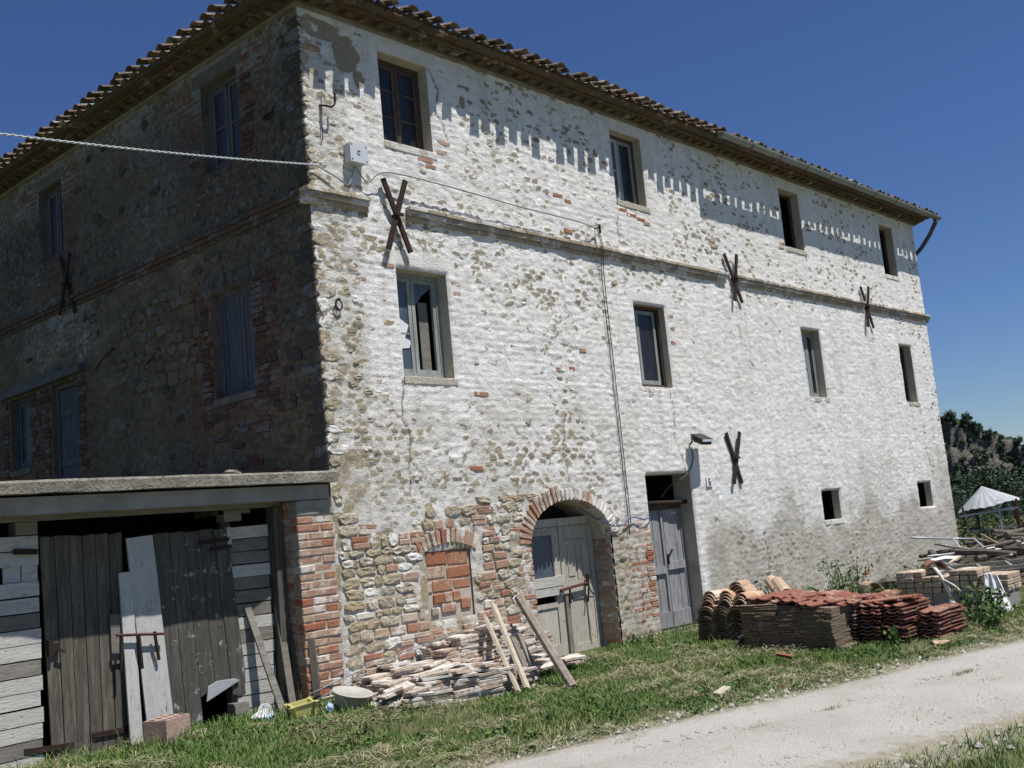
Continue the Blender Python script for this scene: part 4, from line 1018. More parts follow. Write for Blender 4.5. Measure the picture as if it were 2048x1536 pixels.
g = Geo(); g.beam((-0.05, 5.1, 4.30), (-0.05, 7.75, 4.27), 0.09, 0.10); obj('timber_lintel', g, M['frameside'], house)
# bricks and stones lying bare on the shaded side wall
rnd.seed(5)
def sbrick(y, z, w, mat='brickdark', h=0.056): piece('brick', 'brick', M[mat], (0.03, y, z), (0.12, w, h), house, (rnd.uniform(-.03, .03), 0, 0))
for k in range(24):
    z = 3.10+k*0.072
    if z > 4.65: break
    if rnd.random() < 0.9: sbrick(1.155-0.14+rnd.uniform(-.03, .02), z, rnd.uniform(0.18, 0.27))
    if rnd.random() < 0.55: sbrick(1.155-0.36+rnd.uniform(-.04, .02), z, rnd.uniform(0.12, 0.2))
    if rnd.random() < 0.8: sbrick(1.97+0.12+rnd.uniform(-.02, .04), z, rnd.uniform(0.14, 0.24))
for k in range(18):
    z = 6.0+k*0.072
    if z > 7.0: break
    if rnd.random() < 0.7: sbrick(1.18-0.16+rnd.uniform(-.03, .02), z, rnd.uniform(0.18, 0.27))
    if rnd.random() < 0.5: sbrick(1.93+0.14+rnd.uniform(-.02, .04), z, rnd.uniform(0.14, 0.24))
for k in range(18):
    z = 2.95+k*0.072
    for y, p in ((5.2, .8), (6.28, .9), (6.7, .8), (7.65, .8), (6.5, .5)):
        if rnd.random() < p and z < 4.2: sbrick(y+rnd.uniform(-.03, .03), z, rnd.uniform(0.14, 0.24))
for i in range(18): sbrick(rnd.uniform(0.5, 2.4), rnd.uniform(2.5, 3.3), rnd.uniform(0.18, 0.27))
z = 3.72
while z < 4.78:
    hh = rnd.uniform(0.09, 0.17); y = 2.1+rnd.uniform(0, .25)
    while y < 4.35-0.9*abs(z-4.3):
        wd = rnd.uniform(0.10, 0.27)
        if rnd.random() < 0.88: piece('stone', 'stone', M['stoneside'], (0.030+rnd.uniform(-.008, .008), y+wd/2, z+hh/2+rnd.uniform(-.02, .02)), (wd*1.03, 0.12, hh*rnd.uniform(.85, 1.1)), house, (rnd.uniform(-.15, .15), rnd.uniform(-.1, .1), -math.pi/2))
        y += wd+rnd.uniform(0, .02)
    z += hh+.004
for i in range(70):
    y, z = rnd.uniform(0.4, 7.5), rnd.uniform(2.4, 7.2)
    if any(a-0.25 < y < b+0.25 and c-0.2 < z < d+0.3 for a, b, c, d in SWIN.values()) or 5.1 < z < 5.4: continue
    wd = rnd.uniform(0.12, 0.26); piece('stone', 'stone', M['stonedark'], (0.022, y, z), (wd, 0.11, wd*rnd.uniform(.4, .65)), house, (0, 0, -math.pi/2))

# ---- arched doorway: two leaves
d = 0.29
g = Geo(); g.box(2.93, 4.49, d-.02, d+.05, 1.60, 1.70); ad = obj('double_door', g, M['doorpaint'], house)
def dobj(name, boxes, mat, par=ad):
    g = Geo()
    for b in boxes: g.box(*b)
    return obj(name, g, mat, par)
lf = dobj('left_leaf', [(2.96, 3.03, d, d+.045, 0, 1.595), (3.66, 3.78, d, d+.045, 0, 1.595), (3.031, 3.659, d+.002, d+.043, 1.50, 1.594), (3.031, 3.659, d+.002, d+.043, 0.0, 0.14), (3.031, 3.659, d+.002, d+.043, 0.60, 0.66)], M['doorpaint'])
dobj('pane', [(3.035, 3.655, d+.02, d+.026, 0.92, 1.50)], M['glassblue'])
dobj('crosspiece', [(2.98, 3.80, d-.035, d-.002, 0.86, 0.98)], M['woodwhite']); dobj('crosspiece', [(2.98, 3.76, d-.030, d-.003, 0.75, 0.855)], M['woodwhite'])
dobj('lower_panel', [(3.033, 3.657, d+.018, d+.03, 0.14, 0.60)], M['doorpaint'])
dobj('upright', [(3.79, 3.87, d-.028, d+.04, 0, 0.74)], M['woodpole'])
rf = dobj('right_leaf', [(3.80, 3.90, d+.001, d+.046, 0.745, 1.595), (3.88, 3.96, d+.002, d+.045, -0.04, 0.74), (4.40, 4.48, d+.001, d+.046, -0.04, 1.595), (3.905, 4.395, d+.002, d+.044, 1.42, 1.594), (3.905, 4.395, d+.002, d+.044, 0.66, 0.90), (3.965, 4.395, d+.003, d+.044, -0.04, 0.10), (4.12, 4.19, d+.003, d+.044, 0.905, 1.415)], M['doorpaint'])
for b in ((3.905, 4.115, d+.014, d+.03, 0.905, 1.415), (4.195, 4.395, d+.014, d+.03, 0.905, 1.415)):
    q = dobj('raised_panel', [b], M['doorpaint']); g = Geo(); g.box(b[0]+.04, b[1]-.04, b[2]-.010, b[2]+.002, b[4]+.05, b[5]-.05); obj('field', g, M['doorpaint'], ad)
dobj('lower_panel', [(3.965, 4.25, d+.016, d+.03, 0.10, 0.66)], M['doorpaint']); dobj('lower_panel', [(4.262, 4.395, d+.010, d+.03, 0.10, 0.66)], M['doorpaint'])
dobj('moulding', [(4.245, 4.27, d-.008, d+.012, 0.08, 0.70)], M['doorpaint'])
g = Geo(); g.tube([(3.68, d-.05, 0.80), (3.9, d-.05, 0.82), (4.22, d-.05, 0.84)], 0.018, 8); g.tube([(3.86, d-.05, 0.82), (3.86, d-.045, 0.62)], 0.014, 6); obj('bolt', g, M['rustred'], ad)
g = Geo(); g.beam((4.24, d-.05, 0.95), (4.23, d-.045, 0.80), 0.05, 0.03); g.beam((4.2, d-.05, 0.6), (4.25, d-.05, 0.80), 0.02, 0.015); obj('padlock', g, M['rust'], ad)
dobj('threshold', [(2.93, 4.6, -0.10, d+.05, -0.08, -0.01)], M['concrete'])
# ---- plank door
pd = lining('plank_door', DOOR2, 0.30, M['reveal'], False); d = 0.20
dobj('transom', [(5.41, 6.50, d, d+.05, 1.70, 1.78)], M['framedark'], pd)
g = Geo(); g.tube([(5.45, d-.04, 1.80), (6.62, d-.10, 1.77)], 0.03, 8); obj('rail_pipe', g, M['rust'], pd)
dobj('stop', [(5.41, 5.48, d, d+.05, 0.0, 1.695)], M['doorgrey'], pd); dobj('stop', [(6.44, 6.50, d, d+.05, 0.0, 1.695)], M['doorgrey'], pd)
for q in range(7):
    w_ = (6.435-5.485)/7; x0 = 5.485+q*w_
    dobj('plank', [(x0+.003, x0+w_-.003, d+.01+0.004*(q % 2), d+.035, 0.03, 1.69)], M['doorgrey'], pd)
for (x0, x1, z0, z1) in ((5.49, 5.93, 0.80, 0.90), (5.99, 6.43, 0.84, 0.95), (5.49, 5.93, 0.06, 0.27), (5.99, 6.43, 0.05, 0.27)):
    dobj('ledge', [(x0, x1, d-.022, d+.008, z0, z1)], M['doorgrey'], pd)
dobj('cover_strip', [(5.935, 5.985, d-.012, d+.009, 0.05, 1.68)], M['doorgrey'], pd)
g = Geo(); g.beam((6.02, d-.03, 1.02), (6.08, d-.06, 1.12), 0.02, 0.02); g.beam((6.0, d-.03, 0.92), (6.0, d-.03, 1.06), 0.03, 0.02); obj('handle', g, M['rust'], pd)
dobj('doorstep', [(5.30, 6.85, -0.22, 0.20, -0.06, 0.025)], M['concrete'], pd)

# ================================================================ IRON ANCHORS, CABLES, LAMP (hung on the house)
def cross(name, label, pts, off=0.075, side=False):
    o = thing(name, label, 'wall anchor', (pts[0][0], -0.02, pts[0][1]) if not side else (-0.02, pts[0][0], pts[0][1]), 'X-shaped iron wall anchors')
    P = (lambda u, z, q: (-q, u, z)) if side else (lambda u, z, q: (u, -q, z))
    for i, (p, q) in enumerate(((pts[0], pts[1]), (pts[2], pts[3]))):
        g = Geo(); k = off+(0.028 if i else 0); g.beam(P(*p, k), P(*q, k), 0.060, 0.026, (1, 0, 0) if side else (0, 1, 0)); obj('bar', g, M['rust'], o)
    mx = sum(p[0] for p in pts)/4; mz = sum(p[1] for p in pts)/4
    g = Geo(); g.tube([P(mx, mz, -0.02), P(mx, mz, off+.06)], 0.022, 8); obj('tie_rod', g, M['rust'], o)
    g = Geo(); g.beam(P(mx-.06, mz, off+.05), P(mx+.06, mz, off+.05), 0.03, 0.03); obj('wedge', g, M['rust'], o)
cross('wall_anchor', 'rusty X-shaped wall anchor above the window with torn paper', ((0.97, 5.60), (1.30, 4.79), (1.28, 5.62), (0.95, 4.79)))
cross('wall_anchor', 'rusty X-shaped wall anchor on the band midway along the white facade', ((8.16, 5.66), (8.55, 4.89), (8.50, 5.68), (8.28, 4.89)), 0.06)
cross('wall_anchor', 'rusty X-shaped wall anchor on the band nearest the downpipe end', ((13.18, 5.64), (13.53, 4.84), (13.48, 5.66), (13.2, 4.84)), 0.06)
cross('wall_anchor', 'rusty X-shaped wall anchor low down right of the number plate', ((7.57, 2.76), (7.86, 1.98), (7.92, 2.77), (7.58, 1.98)), 0.06)
cross('wall_anchor', 'black X-shaped wall anchor on the shaded side wall', ((5.58, 5.95), (5.20, 5.08), (5.22, 5.92), (5.60, 5.12)), 0.06, True)

def twist(p, q, sag, r, pitch, n, name, mat, label, cat):
    p, q = Vector(p), Vector(q); o = thing(name, label, cat, tuple(q))
    d = (q-p).normalized(); a = d.cross(Vector((0, 0, 1))).normalized(); b = a.cross(d)
    L = (q-p).length; N = int(L/pitch*10)
    for s in range(2):
        pts = []
        for k in range(N+1):
            t = k/N; c = p.lerp(q, t); c.z -= sag*4*t*(1-t); ph = 2*math.pi*t*L/pitch+math.pi*s
            pts.append(c+a*(r*math.cos(ph))+b*(r*math.sin(ph)))
        g = Geo(); g.tube(pts, r*0.95, 6); obj('strand', g, mat, o, True)
twist((-5.05, -0.70, 4.85), (0.05, -0.06, 5.585), 0.05, 0.0056, 0.13, 0, 'overhead_cable', M['cable'], 'pale twisted overhead cable crossing the sky to the house corner', 'cable')
def wire(name, pts, r, mat, label, cat='cable', sub=6):
    P = [Vector(p) for p in pts]; out = []
    for i in range(len(P)-1):
        p0, p1, p2, p3 = P[max(i-1, 0)], P[i], P[i+1], P[min(i+2, len(P)-1)]
        for k in range(sub):
            t = k/sub; out.append(0.5*((2*p1)+(p2-p0)*t+(2*p0-5*p1+4*p2-p3)*t*t+(3*p1-p0-3*p2+p3)*t*t*t))
    out.append(P[-1]); g = Geo(); g.tube(out, r, 6)
    return tag(obj(name, g, mat, None, True), label, cat)
wire('wall_cable', [(0.05, -.06, 5.585), (0.30, -.07, 5.50), (0.48, -.06, 5.44), (0.56, -.06, 5.60), (0.60, -.06, 5.66), (0.75, -.07, 5.52), (1.0, -.12, 5.66), (1.9, -.13, 5.66), (3.2, -.12, 5.62), (4.4, -.12, 5.60), (4.83, -.07, 5.58)], 0.008, M['wiregrey'], 'thin grey cable sagging from the meter box along the band')
wire('drop_cable', [(4.83, -.07, 5.58), (4.82, -.12, 5.30), (4.85, -.05, 4.9), (4.85, -.05, 3.3), (4.86, -.05, 1.6), (4.86, -.05, 1.40)], 0.0062, M['wire'], 'dark cable running straight down the wall, left one of the pair')
wire('drop_cable', [(4.87, -.07, 5.55), (4.86, -.12, 5.28), (4.90, -.05, 4.9), (4.91, -.05, 3.3), (4.91, -.05, 1.75), (4.90, -.05, 1.5)], 0.0062, M['wire'], 'dark cable running straight down the wall, right one of the pair')
g = Geo(); g.tube([(4.85, 0.02, 5.60), (4.85, -.11, 5.60)], 0.012, 6); g.tube([(4.85, -.10, 5.52), (4.85, -.10, 5.64)], 0.018, 6); 
tag(obj('cable_bracket', g, M['rust']), 'small iron bracket where the sagging cable turns down the wall', 'bracket')
wire('blue_wire', [(4.05, 0.10, 1.80), (4.25, 0.06, 1.68), (4.42, -.05, 1.57), (4.55, -.07, 1.53), (4.72, -.06, 1.53), (4.85, -.07, 1.60), (5.0, -.06, 1.62), (5.2, -.06, 1.58), (5.38, -.04, 1.60), (5.45, 0.1, 1.62)], 0.008, M['bluewire'], 'blue wire strung between the arch and the plank door', 'wire')
g = Geo(); g.box(0.49, 0.72, -0.115, -0.02, 5.70, 5.90); bxo = tag(obj('junction_box', g, M['plasticgrey']), 'light grey plastic junction box under the eaves near the house corner', 'junction box')
g = Geo(); g.box(0.482, 0.728, -0.135, -0.1155, 5.692, 5.908); obj('lid', g, M['plasticgrey'], bxo)
for (u, v) in ((0.505, 5.72), (0.705, 5.72), (0.505, 5.885), (0.705, 5.885)):
    g = Geo(); g.tube([(u, -.139, v), (u, -.135, v)], 0.008, 8); obj('screw', g, M['pipe'], bxo)
g = Geo(); g.tube([(0.6+.022*math.cos(t), -.138, 5.805+.022*math.sin(t)) for t in np.linspace(0.6, 5.6, 12)], 0.004, 5); obj('emblem', g, M['pipe'], bxo)
wire('wall_hook', [(0.20, 0.02, 6.30), (0.22, -.10, 6.26), (0.27, -.13, 6.25), (0.32, -.13, 6.30), (0.33, -.13, 6.42)], 0.012, M['rust'], 'iron insulator hook curling up on the white wall by the corner', 'hook')
wire('thin_rod', [(0.20, -.055, 6.36), (0.195, -.05, 6.1), (0.185, -.05, 5.88)], 0.006, M['wire'], 'thin dark wire hanging below the hook at the corner', 'wire')
wire('wall_hook', [(0.02, 0.50, 6.38), (-.12, 0.54, 6.26), (-.16, 0.44, 6.20), (-.16, 0.34, 6.24), (-.16, 0.30, 6.30)], 0.015, M['rust'], 'iron insulator hook on the shaded side wall', 'hook')
g = Geo(); g.tube([(0.24+.045*math.cos(t), -.05, 4.10+.055*math.sin(t)) for t in np.linspace(0, 2*math.pi, 14)], 0.009, 6); g.tube([(0.24, 0.02, 4.16), (0.24, -.07, 4.16)], 0.014, 6)
tag(obj('tether_ring', g, M['rust']), 'rusty iron ring set in the wall beside the corner stones', 'ring')
wire('bent_rod', [(0.02, 2.6, 4.43), (-.05, 3.4, 4.05)], 0.008, M['rust'], 'thin iron rod slanting on the shaded side wall', 'rod')
wire('bent_rod', [(-.04, 4.2, 4.40), (-.05, 4.5, 4.32), (-.04, 4.75, 4.20)], 0.008, M['rust'], 'short bent iron rod above the side door', 'rod')
fl = thing('floodlight', 'black floodlight on a bracket above the plank door', 'floodlight', (6.85, -.02, 2.62))
g = Geo(); g.v = [(6.48, -.12, 2.74), (6.80, -.12, 2.74), (6.80, -.30, 2.64), (6.48, -.30, 2.64), (6.52, -.14, 2.62), (6.76, -.14, 2.62), (6.76, -.27, 2.56), (6.52, -.27, 2.56)]
g.f = [(0, 3, 2, 1), (4, 5, 6, 7), (0, 1, 5, 4), (1, 2, 6, 5), (2, 3, 7, 6), (3, 0, 4, 7)]; obj('housing', g, M['black'], fl)
g = Geo(); g.tube([(6.46, -.15, 2.62), (6.46, -.15, 2.70)], 0.012, 6); g.tube([(6.46, -.15, 2.62), (6.62, 0.02, 2.58)], 0.014, 6); obj('bracket', g, M['wire'], fl)
g = Geo(); g.box(6.50, 6.78, -.305, -.30, 2.60, 2.635); obj('lens', g, M['glasspale'], fl)
wire('lamp_cable', [(6.60, -.03, 2.57), (6.58, -.06, 2.40), (6.50, -.05, 2.25), (6.36, -.02, 2.13), (6.15, 0.10, 2.02), (6.0, 0.18, 1.86)], 0.009, M['wire'], 'black cable looping from the floodlight into the plank door')
hn = thing('number_plate', 'small white house number plate right of the plank door', 'number plate', (6.93, -.04, 2.03))
g = Geo(); g.box(6.86, 7.01, -.066, -.03, 1.965, 2.10); obj('plate', g, M['number'], hn)
def digit(s, x, z, w, h):
    seg = {'a': ((0, 1), (1, 1)), 'b': ((1, 1), (1, .5)), 'c': ((1, .5), (1, 0)), 'd': ((0, 0), (1, 0)), 'e': ((0, .5), (0, 0)), 'f': ((0, 1), (0, .5)), 'g': ((0, .5), (1, .5))}
    g = Geo()
    for c in s:
        (a, b), (c2, d2) = seg[c]; g.beam((x+a*w, -.068, z+b*h), (x+c2*w, -.068, z+d2*h), 0.016, 0.003, (0, 1, 0))
    return g
obj('digit', digit('acdefg', 6.912, 1.99, 0.045, 0.085), M['ink'], hn)

# ================================================================ LEAN-TO SHED
rnd.seed(9)
shed = thing('lean_to_shed', 'lean-to shed with mossy concrete slab roof and weathered plank doors', 'shed', (-1.9, 0.35, 0.05))
# slab with a ragged front edge
nx = 70; g = Geo(); xs_ = np.linspace(-4.6, -0.005, nx)
fr = -0.15+0.012*(fbm(xs_*3, xs_*0, 3, 3)-0.5)*2; tz = 2.365+0.010*(fbm(xs_*2, xs_*0+5, 4, 3)-0.5)*2; bz = 2.258+0.012*(fbm(xs_*3.1, xs_*0+9, 4, 3)-0.5)*2
for x, f, a, b in zip(xs_, fr, tz, bz): g.v += [(x, f, b), (x, f-0.006, a-0.02), (x, f+0.012, a), (x, 3.2, a), (x, 3.2, b)]
for i in range(nx-1):
    for k in range(5): g.f.append((i*5+k, (i+1)*5+k, (i+1)*5+(k+1) % 5, i*5+(k+1) % 5))
g.f += [(0, 1, 2, 3, 4), tuple((nx-1)*5+k for k in (4, 3, 2, 1, 0))]
obj('roof_slab', g, M['concrete'], shed)
g = Geo(); g.box(-4.6, -0.05, -0.035, 0.22, 2.10, 2.240); obj('beam', g, M['concretebeam'], shed)
g = Geo(); g.box(-4.6, -0.46, 0.225, 0.30, 2.06, 2.18); obj('timber_plate', g, M['woodgrey'], shed)
# brick pier
g = Geo(); g.box(-0.435, -0.006, -0.006, 0.28, -0.05, 2.095); pier = obj('brick_pier', g, M['mortar'], shed)
z = 0.05; k = 0
while z < 2.06:
    cuts = [(-0.445, -0.32), (-0.305, -0.035)] if k % 2 else [(-0.445, -0.175), (-0.16, 0.0)]
    for (a, b) in cuts:
        b += rnd.uniform(-.02, .02)
        if k % 2 and rnd.random() < .6: b += 0.05
        m_ = M['concretebeam'] if z > 1.93 else (M['brickred'] if rnd.random() < 0.25 else (M['brick'] if rnd.random() < 0.6 else M['brickpale']))
        piece('brick', 'brick', m_, ((a+b)/2, 0.045+rnd.uniform(-.01, .006), z+0.034), (b-a, 0.12, 0.064), pier, (0, rnd.uniform(-.02, .02), 0))
    for q, (a, b) in enumerate(((0.115, 0.27),)): piece('brick', 'brick', M['brick'], (-0.40, 0.19, z+0.034), (0.10, 0.16, 0.062), pier)
    z += 0.079; k += 1
# posts
g = Geo(); g.box(-0.56, -0.452, 0.20, 0.33, 0.0, 2.06); obj('post', g, M['wooddark'], shed)
g = Geo(); g.box(-2.95, -2.86, 0.40, 0.48, 0.0, 2.06); obj('post', g, M['wooddark'], shed)
g = Geo(); g.box(-1.02, -0.93, 0.40, 0.48, 0.0, 2.06); obj('post', g, M['wooddark'], shed)
g = Geo(); g.box(-4.6, -0.4, 0.5, 1.9, -0.06, 0.045); g.box(-4.6, -0.4, 1.9, 1.95, -0.1, 2.2); g.box(-4.65, -4.6, -0.1, 1.95, -0.1, 2.2); g.box(-0.43, -0.40, 0.34, 1.9, -0.1, 2.06); obj('shade_backing', g, M['interior'], shed)  # shed floor and walls coloured near-black for the shade inside
# left boarded panel: swings slightly, rows of boards
def hboards(name, x0, x1, y0, y1, z0, z1, rows, gaps=(), mats=None, tilt=0.0):
    """horizontal boards, y runs from y0 at x0 to y1 at x1"""
    hsz = (z1-z0)/rows; par = None
    for r_ in range(rows):
        za = z0+r_*hsz; ang = math.atan2(y1-y0, x1-x0)
        if r_ in gaps: continue
        g = Geo(); j = rnd.uniform(-.012, .012); e = rnd.uniform(-.025, .0)
        g.v = []; t = 0.022
        for (x, y) in ((x0+e*0, y0), (x1+e, y1)):
            dz = tilt*(x-x0)+(rnd.uniform(-.004, .004))
            for (oy, oz) in ((0, 0.005), (t, 0.005), (t, hsz-.005), (0, hsz-.005)): g.v.append((x, y+oy+j*0.4, za+oz+dz))
        g.f = [(3, 2, 1, 0), (4, 5, 6, 7), (0, 1, 5, 4), (1, 2, 6, 5), (2, 3, 7, 6), (3, 0, 4, 7)]
        obj(name, g, (mats[r_ % len(mats)] if mats else M['woodwhite']), shed)
ww, wg = M['woodwhite'], M['woodgrey']
hboards('board', -4.55, -2.80, 0.20, 0.34, 0.06, 1.95, 15, (12,), [ww, wg, ww, ww, ww, ww, wg, ww, ww, wg, ww, ww, ww, ww, ww])
for (x0, x1) in ((-3.09, -2.95), (-2.94, -2.81)):
    g = Geo(); g.box(x0, x1, 0.352, 0.37, 1.5, 1.78); obj('board', g, ww, shed)
# first door: dark upright planks
def leaf(name, xt0, xt1, xb0, xb1, zt0, zt1, zb0, zb1, n, y, mat, foot=None):
    root = None
    for k in range(n):
        f0, f1 = k/n, (k+1)/n; L = lambda a, b, f: a+(b-a)*f; e = 0.0035
        za, zb_ = foot[k] if foot else (0, 0)
        dx0 = (xt0-xb0+(xt1-xb1))/2/1.85
        q = [(L(xb0, xb1, f0)+e+dx0*za, L(zb0, zb1, f0)+za), (L(xb0, xb1, f1)-e+dx0*zb_, L(zb0, zb1, f1)+zb_), (L(xt0, xt1, f1)-e, L(zt0, zt1, f1)+rnd.uniform(-.012, .008)), (L(xt0, xt1, f0)+e, L(zt0, zt1, f0)+rnd.uniform(-.012, .008))]
        g = Geo(); g.prism(q, y+rnd.uniform(-.004, .004), y+.026)
        if root is None:
            gg = Geo(); gg.prism([(xb0+.05, zb0+.25), (xb1-.05, zb1+.25), (xb1-.05, zb1+.35), (xb0+.05, zb0+.35)], y+.03, y+.05); hh = Geo(); hh.prism([(xt0+.05, zt0-.35), (xt1-.05, zt1-.35), (xt1-.05, zt1-.25), (xt0+.05, zt0-.25)], y+.03, y+.05)
            root = obj(name, hh, M['wooddark'], shed)
            if not foot: obj('batten', gg, M['wooddark'], root)
        obj('plank', g, mat, root)
    return root
d1 = leaf('door', -2.785, -2.06, -2.745, -2.085, 1.925, 1.915, 0.085, 0.10, 6, 0.35, M['wooddark'])
g = Geo(); g.box(-2.755, -2.66, 0.315, 0.348, 0.98, 1.05); g.box(-2.76, -2.72, 0.30, 0.345, 0.95, 1.08); g.beam((-2.69, 0.30, 1.0), (-2.63, 0.30, 0.97), 0.015, 0.015); obj('latch', g, M['rust'], d1)
for (a, b) in (((-2.62+.05, 0.34, 0.205), (-2.98, 0.33, 0.235)), ((-2.10, 0.34, 0.24), (-2.40, 0.34, 0.245)), ((-2.83, 0.30, 1.81), (-3.03, 0.28, 1.825))):
    g = Geo(); g.beam(a, b, 0.014, 0.045); obj('strap_hinge', g, M['rust'], d1)
g = Geo(); g.prism([(-2.21, 0.80), (-2.085, 0.80), (-2.085, 1.22), (-2.21, 1.22)], 0.325, 0.347); obj('patch_board', g, wg, d1)
# two loose bleached planks and the tall flaking door
d2 = leaf('door', -1.755, -0.985, -1.675, -0.845, 1.885, 1.895, 0.03, 0.04, 5, 0.36, M['wooddark2'], [(0, 0), (0.0, 0.0), (0.34, 0.42), (0.44, 0.46), (0.30, 0.28)])
for (a, b) in (((-1.30, 0.345, 1.77), (-0.98, 0.345, 1.785)), ((-1.20, 0.345, 1.70), (-0.96, 0.345, 1.715))):
    g = Geo(); g.beam(a, b, 0.012, 0.035); obj('strap_hinge', g, M['rust'], d2)
# broken hole at the foot of the door, patched with a bent tin sheet
g = Geo(); g.v = [(-1.32, 0.345, 0.33), (-0.96, 0.345, 0.465), (-1.02, 0.345, 0.49), (-1.20, 0.34, 0.495), (-1.30, 0.34, 0.46), (-1.32, 0.33, 0.33), (-0.96, 0.33, 0.465), (-1.02, 0.33, 0.49), (-1.20, 0.325, 0.495), (-1.30, 0.325, 0.46)]
g.f = [(0, 1, 2, 3, 4), (9, 8, 7, 6, 5), (0, 5, 6, 1), (1, 6, 7, 2), (2, 7, 8, 3), (3, 8, 9, 4), (4, 9, 5, 0)]; obj('tin_patch', g, M['sheet'], d2)
hboards('board', -0.965, -0.565, 0.375, 0.30, 0.06, 1.90, 15, (), [ww, ww, ww, ww, ww, ww, wg, ww, wg, wg, wg, ww, wg, wg, ww])
g = Geo(); g.box(-0.995, -0.955, 0.345, 0.40, 1.70, 1.90); obj('batten', g, ww, shed)
g = Geo(); g.box(-1.05, -0.86, 0.30, 0.44, 1.95, 2.055); g.box(-1.05, -0.75, 0.31, 0.40, 2.02, 2.058); obj('packing_block', g, M['woodgrey'], shed)
g = Geo(); g.box(-3.0, -2.82, 0.30, 0.44, 1.955, 2.058); obj('packing_block', g, M['woodgrey'], shed)
def plank_thing(name, label, p, q, w, t, mat, cat='plank', upv=(0, 1, 0.2), group=None):
    g = Geo(); g.beam(p, q, w, t, upv); return tag(obj(name, g, mat), label, cat, group)
plank_thing('loose_plank', 'narrow bleached plank with pegs leaning on the dark shed door', (-2.05, 0.27, 0.07), (-2.065, 0.32, 1.57), 0.115, 0.022, M['woodwhitev'])
plank_thing('loose_plank', 'wide bleached plank standing between the two shed doors', (-1.80, 0.29, 0.05), (-1.905, 0.335, 1.87), 0.25, 0.022, M['woodwhitev'])
rk = thing('iron_rake_head', 'rusty iron bar with three prongs hung on the bleached planks', 'rake head', (-2.0, 0.24, 1.02))
g = Geo(); g.tube([(-2.20, 0.25, 1.045), (-1.76, 0.245, 1.0)], 0.013, 6); obj('bar', g, M['rustred'], rk)
for (x0, x1, zb) in ((-2.16, -2.165, 0.74), (-2.0, -1.97, 0.73), (-1.85, -1.81, 0.78)):
    g = Geo(); g.beam((x0, 0.245, 1.03), (x1, 0.265, zb), 0.022, 0.022, (0, 1, 0)); obj('prong', g, M['rust'], rk)
for i, (a, b, w_, lab) in enumerate((((-0.68, 0.05, 0.08), (-0.83, 0.345, 1.14), 0.07, 'narrow grey lath leaning askew on the boards beside the brick pier'), ((-0.545, 0.10, 0.10), (-0.53, 0.27, 1.10), 0.075, 'upright grey lath leaning beside the post, taller of the pair'),
                                  ((-0.46, 0.08, 0.10), (-0.455, 0.20, 0.98), 0.035, 'thin brown lath squeezed against the shed post'), ((-0.36, -0.03, 0.10), (-0.375, 0.0, 0.92), 0.085, 'short dark board propped at the foot of the brick pier'))):
    plank_thing('lath', lab, a, b, w_, 0.022, M['wooddark'] if i > 1 else M['woodgrey'], 'lath')
# things lying before the shed
cb = thing('cement_block', 'pink hollow cement block standing in the grass before the shed', 'cement block', (-1.90, 0.02, 0.10))
g = Geo(); x0, x1, y0, y1, z0, z1 = -0.165, 0.165, -0.115, 0.115, 0.0, 0.225
nxh, nyh = 4, 2
xsn = [x0]+[v for k in range(nxh) for v in (x0+(x1-x0)*(k+.18)/nxh, x0+(x1-x0)*(k+.82)/nxh)]+[x1]
ysn = [y0]+[v for k in range(nyh) for v in (y0+(y1-y0)*(k+.2)/nyh, y0+(y1-y0)*(k+.8)/nyh)]+[y1]
for i in range(len(xsn)-1):
    for j in range(len(ysn)-1):
        hz = (i % 2 == 1 and j % 2 == 1)
        q = z1-(0.07 if hz else 0)
        g.quad((xsn[i], ysn[j], q), (xsn[i+1], ysn[j], q), (xsn[i+1], ysn[j+1], q), (xsn[i], ysn[j+1], q))
        if hz:
            for (a, b) in (((xsn[i], ysn[j]), (xsn[i+1], ysn[j])), ((xsn[i+1], ysn[j]), (xsn[i+1], ysn[j+1])), ((xsn[i+1], ysn[j+1]), (xsn[i], ysn[j+1])), ((xsn[i], ysn[j+1]), (xsn[i], ysn[j]))):
                g.quad((*a, z1), (*b, z1), (*b, q), (*a, q))
for (a, b) in (((x0, y0), (x1, y0)), ((x1, y0), (x1, y1)), ((x1, y1), (x0, y1)), ((x0, y1), (x0, y0))): g.quad((*a, z0), (*b, z0), (*b, z1), (*a, z1))
rz = R(24)
for i, v in enumerate(g.v): g.v[i] = (-1.90+v[0]*math.cos(rz)-v[1]*math.sin(rz), 0.02+v[0]*math.sin(rz)+v[1]*math.cos(rz), 0.09+v[2])
obj('body', g, M['pinkblock'], cb)
def lathe(prof, c, n=28, sx=1, sy=1, rz=0.0, tilt=None):
    g = Geo()
    for (r_, z_) in prof:
        for k in range(n):
            t = 2*math.pi*k/n; v = Vector((r_*math.cos(t)*sx, r_*math.sin(t)*sy, z_))
            v = Euler(tilt or (0, 0, rz)).to_matrix() @ v; g.v.append(tuple(Vector(c)+v))
    for i in range(len(prof)-1):
        for k in range(n): g.f.append((i*n+k, i*n+(k+1) % n, (i+1)*n+(k+1) % n, (i+1)*n+k))
    return g
